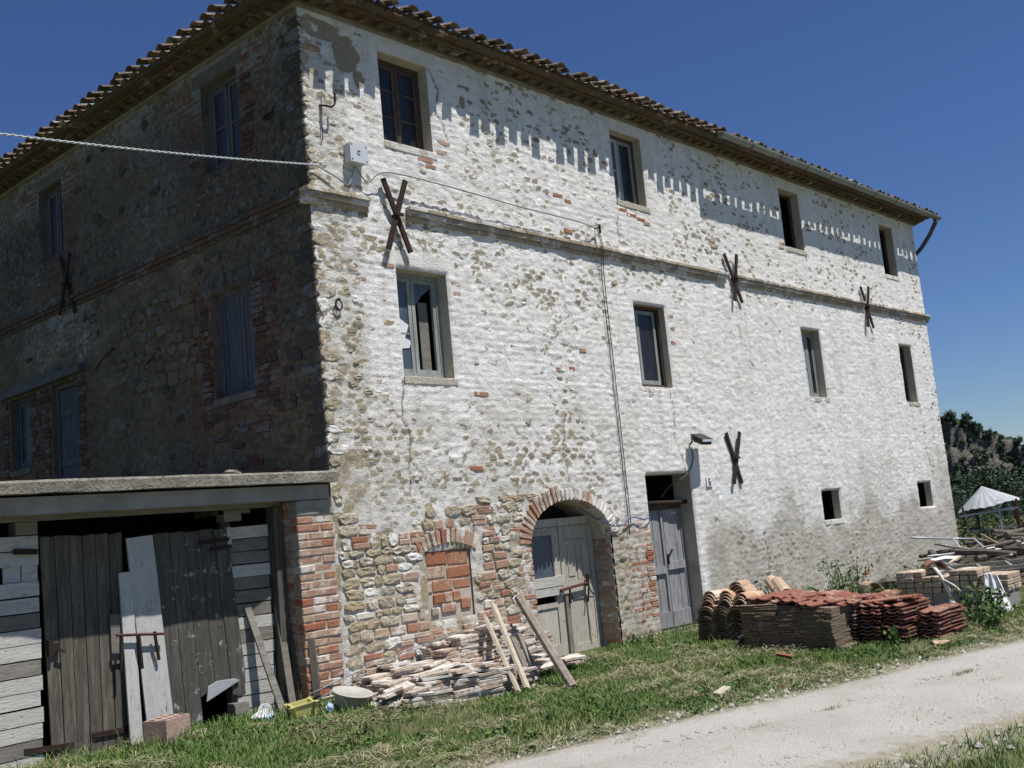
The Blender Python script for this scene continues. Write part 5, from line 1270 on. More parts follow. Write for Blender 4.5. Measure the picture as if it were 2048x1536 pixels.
def square_tub(c, a, b, h, t, rz, tilt):
    g = Geo(); E = Euler((tilt[0], tilt[1], rz)).to_matrix()
    lay = [(a*0.80, b*0.80, 0.0), (a*0.97, b*0.97, h-.01), (a*1.07, b*1.07, h-.01), (a*1.07, b*1.07, h), (a-t, b-t, h), (a*0.80-t, b*0.80-t, t)]
    for (p, q, z_) in lay:
        for (i, j) in ((-1, -1), (1, -1), (1, 1), (-1, 1)):
            for (ci, cj) in (((0.72 if i*j > 0 else 1), (1 if i*j > 0 else 0.72)), ((1 if i*j > 0 else 0.72), (0.72 if i*j > 0 else 1))):
                g.v.append(tuple(Vector(c)+E @ Vector((i*p*ci, j*q*cj, z_))))
    n = 8
    for i in range(len(lay)-1):
        for k in range(n): g.f.append((i*n+k, i*n+(k+1) % n, (i+1)*n+(k+1) % n, (i+1)*n+k))
    g.f += [tuple(reversed(range(n))), tuple((len(lay)-1)*n+k for k in range(n))]; return g
tag(obj('yellow_tub', square_tub((-0.70, -0.26, 0.10), 0.14, 0.105, 0.14, 0.012, R(-18), (R(5), R(-7))), M['yellow']), 'faded yellow plastic tub in the grass by the brick pier', 'tub')
gb = thing('grey_basin', 'round pale grey plastic basin tipped against the terracotta pile', 'basin', (-0.25, -0.38, 0.10))
pf = [(0.0, 0.0), (0.13, 0.0), (0.16, 0.06), (0.185, 0.15), (0.205, 0.152), (0.205, 0.163), (0.18, 0.165), (0.15, 0.06), (0.125, 0.012), (0.0, 0.012)]
obj('bowl', lathe(pf, (-0.25, -0.38, 0.10), 28, 1.0, 0.9, 0, (R(14), R(6), 0)), M['greytub'], gb, True)
def crumple(name, label, c, s, mat, cat, seed, n=14, lo=0.62, hi=1.1, smooth=False):
    r_ = random.Random(seed); g = Geo()
    for i in range(n//2+1):
        for k in range(n):
            th = math.pi*i/(n//2); ph = 2*math.pi*k/n; q = r_.uniform(lo, hi)
            g.v.append((c[0]+s[0]*q*math.sin(th)*math.cos(ph), c[1]+s[1]*q*math.sin(th)*math.sin(ph), c[2]+s[2]*q*math.cos(th)))
    for i in range(n//2):
        for k in range(n): g.f.append((i*n+k, (i+1)*n+k, (i+1)*n+(k+1) % n, i*n+(k+1) % n))
    return tag(obj(name, g, mat, None, smooth), label, cat)
crumple('blue_wrapper', 'crumpled light blue wrapper between the yellow tub and the basin', (-0.50, -0.40, 0.15), (0.045, 0.04, 0.06), M['bluebag'], 'litter', 1)
crumple('blue_scrap', 'small blue scrap on the grass left of the yellow tub', (-0.98, -0.12, 0.14), (0.04, 0.035, 0.04), M['bluebag'], 'litter', 2)
crumple('white_rag', 'crumpled pale rag at the foot of the shed boards', (-0.93, 0.05, 0.13), (0.12, 0.07, 0.06), M['bag'], 'rag', 3)
crumple('mortar_lump', 'round lump of old mortar beside the grey basin', (0.02, -0.62, 0.14), (0.13, 0.11, 0.08), M['mortar'], 'mortar lump', 4)
crumple('rubble_lump', 'flat lump of rubble lying before the hole in the shed door', (-1.52, 0.10, 0.11), (0.14, 0.07, 0.035), M['mortar'], 'rubble', 5)
g = lathe([(0, .0), (0.07, 0), (0.10, .03), (0.095, .032), (0.06, .008), (0, .008)], (-0.83, 0.14, 0.13), 18, 1, 1, 0, (R(62), R(8), 0)); tag(obj('enamel_dish', g, M['bag']), 'white dish leaning upright against the shed boards', 'dish')
wb = thing('wooden_box', 'small broken wooden box in the hole of the shed door', 'box', (-1.02, 0.30, 0.05))
for (b) in ((-1.06, -0.91, 0.28, 0.30, 0.08, 0.155), (-1.06, -0.91, 0.28, 0.30, 0.165, 0.245), (-1.06, -0.91, 0.30, 0.42, 0.246, 0.262), (-1.06, -1.04, 0.301, 0.42, 0.08, 0.245)):
    g = Geo(); g.box(*b); obj('slat', g, M['woodgrey'], wb)
crumple('slab_chip', 'stone chip lying on the concrete slab roof', (-1.15, -0.02, 2.385), (0.10, 0.06, 0.03), M['concrete'], 'stone chip', 8)
g = tile_mesh(0.16, 0.07, 0.065, 0.014, 5); g.v = [(-0.50+v[0]*.9+v[1]*.5, 0.02-v[0]*.4+v[1]*.6, 2.355+v[2]*.6) for v in g.v]; tag(obj('tile_shard', g, M['tilered']), 'orange tile shard lying on the slab roof end', 'tile shard')

# ================================================================ TERRACOTTA SLAB PILE BY THE WALL
rnd.seed(33)
def tile_col(root, x, y, rot, n, z0, lean=0.0, sz=(0.29, 0.145, 0.03), jit=0.03, mat='tile'):
    z = z0
    for i in range(n):
        piece('tile', 'slab', M[mat], (x+rnd.uniform(-jit, jit)+lean*i, y+rnd.uniform(-jit, jit), z+sz[2]/2), sz, root, (rnd.uniform(-.03, .03), rnd.uniform(-.05, .05), rot+rnd.uniform(-.10, .10))); z += sz[2]+0.003
    return z
tp = thing('tile_stack', 'low front pile of dusty terracotta slabs sprawling beside the grey basin', 'tile stack', (0.8, -0.6, 0.08))
def gz0(x, y): return float(ground_z(x, y))
for i in range(6):
    for j in range(6):
        x = 0.10+i*0.30+0.03*j; y = -0.92+j*0.15+0.05*math.sin(i*1.7)
        n = int(round([5, 8, 9, 9, 8, 6][i]+[0, 0.4, 1, 2, 2.5, 3][j]+rnd.uniform(-.8, .8)))
        zb = gz0(x, y)-0.01; outer = (j == 0 or i in (0, 5))
        for q in range(0 if outer else max(0, n-3), n):
            last = q >= n-2
            rz_ = R(-14)+rnd.uniform(-.08, .08)+(rnd.uniform(-.5, .5) if last else 0)
            piece('tile', 'slab', M['tile'], (x+rnd.uniform(-.02, .02)+(rnd.uniform(-.05, .05) if last else 0), y+rnd.uniform(-.015, .015), zb+0.016+q*0.0325), (0.29, 0.142, 0.029), tp, (rnd.uniform(-.03, .03)-(0.08 if last else 0), rnd.uniform(-.03, .03)+(rnd.uniform(-.12, .12) if last else 0), rz_))
for i in range(12):
    x = rnd.uniform(-0.12, 0.25); y = rnd.uniform(-0.85, -0.2)
    piece('tile', 'slab', M['tile'], (x, y, gz0(x, y)+rnd.uniform(0.04, .16)), (0.29, 0.142, 0.029), tp, (rnd.uniform(-.25, .25), rnd.uniform(-.5, -.1), rnd.uniform(-.8, .8)))
tq = thing('tile_stack', 'higher rear pile of dusty terracotta slabs against the wall left of the arch', 'tile stack', (2.0, -0.2, 0.03))
for i in range(6):
    for j in range(2):
        x = 1.12+i*0.295; y = -0.30+j*0.16; n = [15, 18, 19, 19, 17, 12][i]+rnd.randint(-1, 1)
        for q in range(n):
            last = q >= n-1
            piece('tile', 'slab', M['tile'], (x+rnd.uniform(-.018, .018), y+rnd.uniform(-.012, .012), 0.016+q*0.0325), (0.29, 0.142, 0.029), tq, (rnd.uniform(-.03, .03), rnd.uniform(-.03, .03), rnd.uniform(-.06, .06)+(rnd.uniform(-.5, .5) if last else 0)))
for i in range(9):
    x = rnd.uniform(1.9, 2.75); y = rnd.uniform(-0.75, -0.45); piece('tile', 'slab', M['tile'], (x, y, rnd.uniform(0.03, .30)*max(.2, 1-abs(x-2.2))), (0.29, 0.142, 0.029), tq, (rnd.uniform(-.1, .1), rnd.uniform(-.1, .1), rnd.uniform(-.6, .6)))
for i, (p, q, lab) in enumerate((((1.62, -0.88, 0.62), (-0.48, -0.02, 0.20), 'long thin grey rod lying across the terracotta stack, upper one'), ((1.75, -0.80, 0.60), (-0.42, -0.06, 0.12), 'long thin grey rod lying across the terracotta stack, lower one'))):
    wire('thin_bar', [(1.85, -0.40, 0.67+0.02*i), (0.7, -0.16, 0.50-0.03*i), (-0.47+0.1*i, -0.06, 0.26-0.06*i)], 0.0065, M['wiregrey'], lab, 'rod')
plank_thing('leaning_plank', 'pale mortar-stained plank leaning on the terracotta stack, leftmost', (1.25, -1.16, 0.02), (1.62, -0.42, 0.72), 0.075, 0.028, M['woodlean'])
plank_thing('leaning_plank', 'pale cracked plank leaning on the stack beside the leftmost one', (1.43, -1.12, 0.02), (1.78, -0.40, 0.84), 0.085, 0.028, M['woodlean'])
plank_thing('leaning_plank', 'short brown plank leaning on the stack, left of its twin', (1.72, -0.92, 0.02), (1.80, -0.62, 0.48), 0.08, 0.028, M['woodpole'])
plank_thing('leaning_plank', 'short brown plank leaning on the stack, right of its twin', (1.86, -0.88, 0.02), (1.93, -0.60, 0.50), 0.07, 0.028, M['woodpole'])
g = Geo(); g.tube([(1.66, -1.52, 0.0), (1.92, -0.95, 0.45), (2.18, -0.42, 0.86)], [0.052, 0.05, 0.055], 7); tag(obj('leaning_pole', g, M['woodpole']), 'thick grey weathered pole leaning before the arched doorway', 'pole')
g = Geo(); g.box(1.42, 1.72, -3.36, -3.26, 0.02, 0.055); g.v = [(x+0.4*(y+3.31), y+0.25*(x-1.57), z+0.03*(x-1.57)) for x, y, z in g.v]
tag(obj('wood_scrap', g, M['woodlean']), 'flat wood scrap lying in the grass by the road', 'wood scrap')

# ================================================================ BUILDING MATERIAL STACKS ON THE RIGHT
rnd.seed(51)
def wave_tile(L, W, amp, t, n=12):
    """interlocking clay tile with two rolls, centred, length along y"""
    g = Geo()
    for y in (-L/2, L/2):
        for o in (0, -t):
            for k in range(n+1):
                u = k/n; g.v.append((W*(u-.5), y, o+amp*max(0, math.sin(2*math.pi*u*2-0.6))))
    m = n+1
    for k in range(n): g.f += [(k, k+1, 2*m+k+1, 2*m+k), (m+k+1, m+k, 3*m+k, 3*m+k+1), (k, m+k, m+k+1, k+1), (2*m+k+1, 3*m+k+1, 3*m+k, 2*m+k)]
    g.f += [(0, 2*m, 3*m, m), (n, m+n, 3*m+n, 2*m+n)]; return g.mesh('wave_tile')
wm = wave_tile(0.40, 0.235, 0.018, 0.014); wm.materials.append(M['tilered'])
rs = thing('tile_stack', 'dark red stack of interlocking roof tiles seen end-on beside the road', 'tile stack', (5.2, -3.5, 0))
for c in range(4):
    yb = -3.02-c*0.255; n = [12, 11, 11, 8][c]
    for i in range(n):
        for dx in ((0.0, 0.42) if c < 3 else (0.25, 0.62)):
            put('tile', wm, None, rs, (4.88+dx+0.06*c+rnd.uniform(-.03, .03)-(0.05 if i % 4 == 0 else 0), yb+rnd.uniform(-.018, .018), 0.035+i*0.037), Euler((rnd.uniform(-.03, .03), rnd.uniform(-.05, .02), -math.pi/2+rnd.uniform(-.06, .06))))
for i in range(8):
    put('tile', wm, None, rs, (5.0+rnd.uniform(-.1, .5), -3.05-rnd.uniform(0, .5), 0.43+rnd.uniform(0, .04)), Euler((rnd.uniform(-.08, .08), rnd.uniform(-.1, .05), rnd.choice([0, -math.pi/2])+rnd.uniform(-.2, .2))))
fs = thing('tile_stack', 'grey-brown slumping stack of thin clay tiles topped with red ones', 'tile stack', (4.75, -2.5, 0))
for i in range(23):
    y = -1.99+rnd.uniform(-.02, .02); first = True
    while y > -3.02:
        wd = rnd.uniform(0.12, 0.24) if first else 0.26
        wd = min(wd, y+3.10); first = False
        yc = y-wd/2; c = (-yc-2.0); sl = 0.16*max(0, c-0.35)
        zb = 0.03+i*0.0212*(1-sl)
        if wd > 0.07:
            bul = 0.05*math.sin(math.pi*i/23)-0.03*c
            piece('tile', 'slab', M['tilegrey'], (4.42-bul+rnd.uniform(-.012, .012), yc, zb), (0.40, wd-.002, 0.0212), fs, (0.10*max(0, c-0.35), rnd.uniform(-.012, .012), rnd.uniform(-.03, .03)))
            if i > 17: piece('tile', 'slab', M['tilegrey'], (4.86, yc, zb), (0.42, wd-.002, 0.021), fs)
        y -= wd
for i in range(26):
    y = rnd.uniform(-3.05, -2.0); x = rnd.uniform(4.35, 5.2)
    put('tile', wm, None, fs, (x, y, 0.535-0.10*max(0, (-y-2.3))+rnd.uniform(0, .04)), Euler((rnd.uniform(0.05, .2)*0+rnd.uniform(-.06, .06), rnd.uniform(-.03, .10), -math.pi/2+rnd.uniform(-.35, .35))))
g = Geo(); g.box(4.3, 5.2, -3.15, -1.98, -0.05, 0.03); obj('pallet', g, M['woodgrey'], fs)
ctm = tile_mesh(0.45, 0.095, 0.08, 0.014).mesh('barrel_tile'); ctm.materials.append(M['coppo'])
cs = thing('tile_stack', 'stack of nested curved barrel tiles near the plank door', 'tile stack', (5.5, -1.3, 0))
for c in range(2):
    for i in range(14):
        for q in range(3): put('tile', ctm, M['tilegrey'] if i < 12 else M['coppo'], cs, (4.84+rnd.uniform(-.02, .02)+c*.46, -1.08-0.225*q+rnd.uniform(-.012, .012), 0.0+i*0.0285), Euler((0, 0, -math.pi/2+rnd.uniform(-.05, .05))), (1.25, 1, 0.75))
for c, (y, n) in enumerate(((-1.12, 4), (-1.36, 4), (-1.58, 3))):
    for i in range(n):
        put('tile', ctm, None, cs, (4.86+0.02*i, y+rnd.uniform(-.012, .012), 0.425+i*0.034), Euler((0, 0, -math.pi/2+rnd.uniform(-.05, .05))))
for i in range(4): put('tile', ctm, None, cs, (5.05+rnd.uniform(-.02, .02), -1.50+0.02*i, 0.53+i*0.03), Euler((0, 0, -math.pi/2+0.25+rnd.uniform(-.05, .05))))
def btile(label, loc, rot, mat='coppo', s=1.0, name='barrel_tile'):
    o = put(name, ctm, M[mat], None, loc, Euler(rot), (s, s, s)); return tag(o, label, 'roof tile')
btile('pale barrel tile lying level behind the nested curved tiles', (5.6, -0.72, 0.46), (0, 0, -2.4), 'coppo', 1.0)
btile('pale barrel tile sloping up between the curved and the red tiles', (5.3, -2.0, 0.50), (0.32, 0.2, -0.75), 'coppo')
btile('long pale barrel tile tilted high behind the red tiles', (6.3, -1.35, 0.44), (0.25, 0, -0.85), 'coppo', 1.15)
btile('brownish barrel tile, left one of the pair facing the camera', (6.25, -2.05, 0.33), (0, 0.0, -1.25), 'tilegrey', 1.2)
btile('orange barrel tile, right one of the pair facing the camera', (6.1, -2.33, 0.30), (0, 0.0, -1.25), 'tilered', 1.2)
for i, lab in enumerate(('upper pale tile of the small heap among the weeds', 'middle pale tile of the small heap among the weeds', 'lowest pale tile of the small heap among the weeds')):
    btile(lab, (7.0+0.05*i, -2.35-0.05*i, 0.38-0.08*i), (0.02*i, 0.05, -0.9-0.15*i), 'coppo', 1.1)
btile('curved red tile lying on top of the buff brick stack', (8.25, -2.72, 0.50), (0, 0, -1.05), 'tilered', 1.45)
# buff brick stack
bs = thing('brick_stack', 'stack of buff bricks on grey blocks with a white strap', 'brick stack', (8.4, -2.8, 0))
for c in range(3):
    g = Geo(); g.box(8.05, 8.5, -2.18-0.50*(c+1)+.006, -2.18-0.50*c-.006, -0.03, 0.215); obj('cement_block', g, M['block'], bs)
for i in range(4):
    y = -2.20
    while y > -3.66+(0.35 if i == 3 else 0):
        wdt = 0.125 if rnd.random() < 0.88 else 0.25
        if not (i == 3 and -2.9 < y < -2.52):
            piece('brick', 'brick', M['buffbrick'], (8.17+rnd.uniform(-.02, .02), y-wdt/2, 0.25+i*0.074), (0.25, wdt-.008, 0.068), bs, (0, 0, rnd.uniform(-.05, .05)))
            piece('brick', 'brick', M['buffbrick'], (8.44, y-wdt/2, 0.25+i*0.074), (0.25, wdt-.008, 0.068), bs, (0, 0, rnd.uniform(-.05, .05)))
        y -= wdt
g = Geo()
def ribbon(pts, ws):
    b0 = len(g.v)
    for (p, w_) in zip(pts, ws):
        for (dy, dx) in ((-w_/2, 0.004), (0, -0.010), (w_/2, 0.004), (0, 0.012)): g.v.append((p[0]+dx, p[1]+dy, p[2]))
    for i in range(len(pts)-1):
        for k in range(4): g.f.append((b0+i*4+k, b0+i*4+(k+1) % 4, b0+(i+1)*4+(k+1) % 4, b0+(i+1)*4+k))
    g.f += [tuple(b0+k for k in (3, 2, 1, 0)), tuple(b0+4*(len(pts)-1)+k for k in range(4))]
ribbon([(8.10, -2.74, 0.555), (8.03, -2.78, 0.54), (8.00, -2.84, 0.46), (8.00, -2.88, 0.36), (7.99, -2.93, 0.25), (7.97, -2.96, 0.15), (7.95, -2.97, 0.10), (7.93, -2.96, 0.05)], [.05, .055, .06, .045, .06, .05, .09, .11])
ribbon([(8.0, -2.87, 0.40), (7.99, -2.97, 0.345), (7.985, -3.05, 0.29), (7.98, -3.08, 0.23)], [.03, .035, .03, .06])
tag(obj('white_strap', g, M['bag'], None, True), 'frayed white strap hanging down the face of the brick stack', 'strap')
g = Geo()
NU, NV = 26, 18
for i in range(NU):
    for k in range(NV):
        u, v = i/(NU-1), k/(NV-1); fold = 0.035*math.sin(17*u+4*v)+0.02*math.sin(31*u-3*v)
        wdt = 0.34*(0.55+0.6*v)
        g.v.append((7.86-0.26*v**1.5+fold*v**.5+0.012*rnd.random(), -3.52-wdt*(u-.4)-0.10*v, 0.47-0.47*v-0.05*(u-.3)**2+0.05*math.sin(9*u)*v*(1-v)+0.07*(v > .9)*math.sin(13*u)))
for i in range(NU-1):
    for k in range(NV-1): g.f.append((i*NV+k, (i+1)*NV+k, (i+1)*NV+k+1, i*NV+k+1))
o = tag(obj('torn_sack', g, M['bag'], None, True), 'torn white woven sack draped over the end of the brick stack', 'sack'); o.modifiers.new('thickness', 'SOLIDIFY').thickness = 0.006
# second stacks further back on the right
ts2 = thing('tile_stack', 'far stack of orange and grey tiles behind the white sack', 'tile stack', (11.5, -4.2, 0))
for i in range(9):
    for c in range(4): piece('tile', 'slab', M['tilered'] if i > 5 else M['tilegrey'], (11.2+rnd.uniform(-.03, .03), -3.9-0.27*c, 0.03+i*0.052), (0.5, 0.26, 0.04), ts2, (0, 0, rnd.uniform(-.05, .05)))
crumple('dark_rag', 'dark rag stuffed between the curved tiles and the grey-brown stack', (4.72, -1.86, 0.30), (0.10, 0.07, 0.20), M['darkcloth'], 'rag', 31)
crumple('grey_rag', 'crumpled bluish rag at the foot of the curved tiles', (4.55, -1.80, 0.06), (0.14, 0.10, 0.08), M['darkcloth'], 'rag', 32)
g = Geo(); g.box(-0.1, 0.1, -0.05, 0.05, 0.0, 0.02)
btile('broken red tile shard in the grass before the red stack', (3.55, -2.95, 0.02), (0.3, 0.5, 0.6), 'tilered', 0.4)
btile('pale tile shard at the grass edge by the road', (4.75, -4.1, 0.0), (0.1, 0.2, 1.2), 'coppo', 0.5)

# junk heap: tube frames, logs, boards
rnd.seed(61)
def frame_thing(name, label, pts, r=0.022, extra=(), mat='galv', cat='metal frame'):
    o = thing(name, label, cat, pts[0])
    for a, b in list(zip(pts, pts[1:]))+list(extra):
        g = Geo(); g.tube([a, b], r, 7); obj('tube', g, M[mat], o, True)
FR = [(13.0, -0.44, 0.76), (14.3, -0.7, 0.63), (15.0, -0.85, 0.57), (11.6, -1.26, 0.49), (12.7, -1.49, 0.45), (13.4, -1.63, 0.43), (14.8, -1.93, 0.36)]
frame_thing('metal_frame', 'white tubular frame lying tilted on top of the scrap heap', [FR[0], FR[1], FR[2], FR[5], FR[4], FR[3]], 0.018, [(FR[1], FR[4])])
frame_thing('metal_frame', 'long pale tube resting across the scrap heap beside the tubular frame', [FR[5], FR[6]], 0.018, [])
frame_thing('bent_tube', 'bent pale tube lying in front of the scrap heap', [(12.4, -2.6, 0.60), (12.2, -3.2, 0.56), (11.6, -3.7, 0.42)], 0.035, [], 'galv', 'metal tube')
o = thing('ladder', 'old grey ladder lying flat behind the brick stack', 'ladder', (10.5, -3.3, 0.4))
for (a, b) in (((9.9, -2.0, 0.40), (11.6, -4.9, 0.46)), ((9.5, -2.3, 0.36), (11.1, -5.0, 0.42))):
    g = Geo(); g.beam(a, b, 0.06, 0.05); obj('rail', g, M['woodgrey'], o)
for k in range(8):
    t = (k+.5)/8; g = Geo(); g.tube([(9.9+1.7*t, -2.0-2.9*t, 0.41+.05*t), (9.5+1.6*t, -2.3-2.7*t, 0.37+.05*t)], 0.016, 6); obj('rung', g, M['galv'], o)
heap = thing('scrap_heap', 'heap of rotten logs and dark boards at the far house corner', 'scrap heap', (14.0, -2.2, 0))
for i in range(130):
    x = rnd.uniform(11.5, 18.5); y = rnd.uniform(-4.6, -0.5); hz = 0.78*math.exp(-((x-14.8)/3.0)**2-((y+1.7)/1.6)**2)
    L = rnd.uniform(0.25, 1.3); a = rnd.uniform(-1.3, 1.3)-0.7; r_ = rnd.uniform(0.02, 0.075); zc = hz*rnd.uniform(0.5, 1.0)+r_
    dx, dy = L/2*math.cos(a), L/2*math.sin(a); dzz = rnd.uniform(-.12, .12); g = Geo()
    if rnd.random() < 0.6:
        g.tube([(x-dx, y-dy, zc-dzz), (x+rnd.uniform(-.04, .04), y, zc+.02), (x+dx, y+dy, zc+dzz)], [r_, r_*1.05, r_*.85], 7); obj('log', g, M['log'] if rnd.random() < .6 else (M['woodpole'] if rnd.random() < .7 else M['galv']), heap)
    else:
        g.beam((x-dx, y-dy, zc-dzz), (x+dx, y+dy, zc+dzz), r_*2, 0.03); obj('board', g, M['woodgrey'] if rnd.random() < .45 else (M['woodlean'] if rnd.random() < .6 else M['coppo']), heap)
g = Geo()
xs2 = np.linspace(11.2, 18.8, 40); ys2 = np.linspace(-4.8, -0.3, 26)
XX, YY = np.meshgrid(xs2, ys2, indexing='ij'); HH = 0.36*np.exp(-((XX-14.8)/3.0)**2-((YY+1.7)/1.6)**2)*(0.7+0.6*fbm(XX*2.3, YY*2.3, 3, 3))-0.03
I = (np.arange(39)[:, None]*26+np.arange(25)[None, :]).reshape(-1)
put('heap_shade_base', np_mesh('heap_shade_base', np.stack([XX, YY, HH], -1).reshape(-1, 3), np.stack([I, I+26, I+27, I+1], -1)), M['bark'], heap)  # very dark sheet standing for the shaded voids between the pieces
for i, (c, s, lab) in enumerate((((10.7, -0.9, 0.14), (0.20, 0.16, 0.13), 'dark boulder at the left end of the scrap heap by the wall'), ((9.7, -0.9, 0.14), (0.10, 0.09, 0.17), 'pale upright stone among weeds by the wall'), ((11.7, -1.2, 0.26), (0.22, 0.16, 0.12), 'dark charred lump on the scrap heap by the wall'), ((12.6, -2.4, 0.46), (0.10, 0.22, 0.12), 'round dark tin on the front of the scrap heap'))):
    crumple('boulder', lab, c, s, M['block'] if i == 1 else M['log'], 'boulder', 70+i, 10, 0.72, 1.08, False)

# wire cage with a tin roof
hut = thing('wire_cage', 'open pole-frame shelter with a pointed white tin roof beyond the scrap heap', 'shelter', (24.4, 2.0, 0))
hc = Vector((24.2, 1.95, 0)); hw = 0.62; HS = 1.06
ax = Vector((math.sin(R(71)), math.cos(R(71)), 0)); ay = Vector((math.cos(R(71)), -math.sin(R(71)), 0))   # away, rightwards
def hp(r_, a, z): p = hc+ay*(r_*HS)+ax*(a*HS); return (p.x, p.y, z*0.97)
for (r_, a, m_) in ((-.60, -.5, 'rustred'), (.68, -.5, 'rustred'), (-.28, .6, 'black'), (.25, -.55, 'galv'), (.66, .6, 'rustred')):
    g = Geo(); g.tube([hp(r_, a, -0.3), hp(r_, a, 1.05+0.12*(r_ > 0))], 0.03, 6); obj('post', g, M[m_], hut)
for (p, q) in ((hp(-.7, -.55, 0.80), hp(.72, -.55, 0.92)), (hp(-.6, -.5, 0.35), hp(.66, -.5, 0.42)), (hp(-.6, .6, 0.80), hp(.66, .6, 0.9))):
    g = Geo(); g.beam(p, q, 0.03, 0.045); obj('rail', g, M['galv'], hut)
g = Geo(); g.tube([hp(-.05, -.5, -0.2), hp(-.05, -.5, 0.4)], 0.02, 6); obj('post', g, M['galv'], hut)
ap = hp(-.08, .05, 1.60); rim = []
NR = 44
for k in range(NR):
    t = 2*math.pi*k/NR; rim.append(hp(0.03+.76*math.cos(t), .05+.76*math.sin(t), 1.03+0.12*math.cos(t)+0.02*math.sin(5*t)+(0.012 if k % 2 else -0.012)))
g = Geo(); g.v = [ap]+rim+[(ap[0], ap[1], ap[2]-.012)]+[(x, y, z-.012) for x, y, z in rim]
g.f = [(0, 1+k, 1+(k+1) % NR) for k in range(NR)]+[(NR+1, NR+2+(k+1) % NR, NR+2+k) for k in range(NR)]+[(1+k, NR+2+k, NR+2+(k+1) % NR, 1+(k+1) % NR) for k in range(NR)]
obj('tin_roof', g, M['sheet'], hut)

# ================================================================ VEGETATION
def blades(P, H, wid, lean, tone, name, mat, segs=2):
    """tapered grass blades at points P (n,3)"""
    n = len(P); a = rng.uniform(0, 2*np.pi, n); ld = rng.uniform(0, 2*np.pi, n)
    w = np.stack([np.cos(a), np.sin(a), 0*a], 1)*wid[:, None]; l = np.stack([np.cos(ld), np.sin(ld), 0*ld], 1)*(lean*H)[:, None]
    z = np.array([0, 0, 1.0])
    mid = P+l*0.35+z*(H*0.6)[:, None]; tip = P+l+z*(H*np.sqrt(np.clip(1-lean**2*.5, .05, 1)))[:, None]
    V = np.stack([P-w, P+w, mid-w*.7, mid+w*.7, tip-w*.12, tip+w*.12], 1).reshape(-1, 3)
    b = np.arange(n)*6; F = np.concatenate([np.stack([b, b+1, b+3, b+2], 1), np.stack([b+2, b+3, b+5, b+4], 1)])
    return np_mesh(name, V, F, {'tone': np.repeat(tone, 6)}, smooth=False)
def leaves(C, S, tone, aspect=0.5, upb=0.3):
    """quad leaves at centres C with size S, random facing"""
    n = len(C); d = rng.normal(size=(n, 3)); d[:, 2] += upb; d /= np.linalg.norm(d, axis=1)[:, None]
    r_ = rng.normal(size=(n, 3)); u = np.cross(d, r_); u /= np.linalg.norm(u, axis=1)[:, None]; v = np.cross(d, u)
    u = u*S[:, None]; v = v*(S*aspect)[:, None]
    V = np.stack([C-u, C+v*.9-u*.1, C+u, C-v*.9-u*.1], 1).reshape(-1, 3); b = np.arange(n)*4
    return V, np.stack([b, b+1, b+2, b+3], 1), np.repeat(tone, 4)
def scatter(n, x0, x1, y0, y1): return rng.uniform(x0, x1, n), rng.uniform(y0, y1, n)
def on_grass(x, y, ragged=0.42):
    t, l = road_edges(x); e = ragged*(rng.random(len(x))-0.3)
    inside = (y < t-e*0.8+0.12*(fbm(x*3, y*3, 66, 3)-0.4)) & (y > l+e*0.8)
    house_ = (y > -0.03) & (x > -0.45); shed_ = (y > 0.33)
    return ~inside & ~house_ & ~shed_
xa, ya = scatter(150000, -4.2, 8.5, -4.9, 0.35); k = on_grass(xa, ya); xa, ya = xa[k], ya[k]
xb, yb = scatter(30000, 8.5, 22, -8, 0.0); k = on_grass(xb, yb); xb, yb = xb[k], yb[k]
xc, yc = scatter(26000, -2.5, 4.5, -8.2, -5.4); k = on_grass(xc, yc); xc, yc = xc[k], yc[k]
x = np.concatenate([xa, xb, xc]); y = np.concatenate([ya, yb, yc])
dens = fbm(x*1.3, y*1.3, 14, 3); keep = rng.random(len(x)) < 0.25+0.75*sst(0.25, 0.50, dens); x, y = x[keep], y[keep]
dry = fbm(x*0.9, y*1.5, 40, 4); tedge = road_edges(x)[0]; near = sst(0.75, 0.0, np.abs(y-tedge))
dryness = np.clip(0.10+2.4*(dry-0.45)+0.5*near+0.4*(y < -5), 0, 1)
tone = np.clip(0.12+0.45*rng.random(len(x))+0.55*dryness*rng.random(len(x))**0.7, 0, 1)
H = (0.025+0.07*rng.random(len(x)))*(1-0.45*near)*(0.45+1.0*fbm(x*1.6, y*1.6, 8, 3))*(1+1.3*sst(-0.35, -0.05, y)*vnoise(x*3, y, 9))*np.where(rng.random(len(x)) < 0.012, 2.6, 1.0)*0.78
P = np.stack([x, y, ground_z(x, y)-0.004], 1)
tag(put('grass', blades(P, H, 0.0028+0.002*rng.random(len(x)), 0.3+0.6*rng.random(len(x)), tone, 'grass', M['grass']), M['grass']), 'short green and yellowing grass between the house and the road', 'grass', kind='stuff')
# cut hay
xh, yh = scatter(60000, -4, 8, -5, 0.2); k = on_grass(xh, yh, 0.5); xh, yh = xh[k], yh[k]
hm_ = fbm(xh*1.2, yh*1.9, 40, 4)*0.6+0.4*fbm(xh*3.2, yh*4.2, 55, 3); k = hm_ > 0.515; xh, yh, hm_ = xh[k], yh[k], hm_[k]
n = len(xh); a = rng.uniform(0, np.pi, n); L = rng.uniform(0.02, 0.08, n); w_ = rng.uniform(0.0015, 0.003, n); z0_ = ground_z(xh, yh)+0.01+rng.random(n)*0.5*np.clip(hm_-0.52, 0, .12)
d1_ = np.stack([np.cos(a), np.sin(a), rng.uniform(-.3, .3, n)], 1)*L[:, None]; wv = np.stack([-np.sin(a), np.cos(a), 0*a], 1)*w_[:, None]; c_ = np.stack([xh, yh, z0_+0.01], 1)
V = np.stack([c_-d1_-wv, c_-d1_+wv, c_+d1_+wv, c_+d1_-wv], 1).reshape(-1, 3); b = np.arange(n)*4
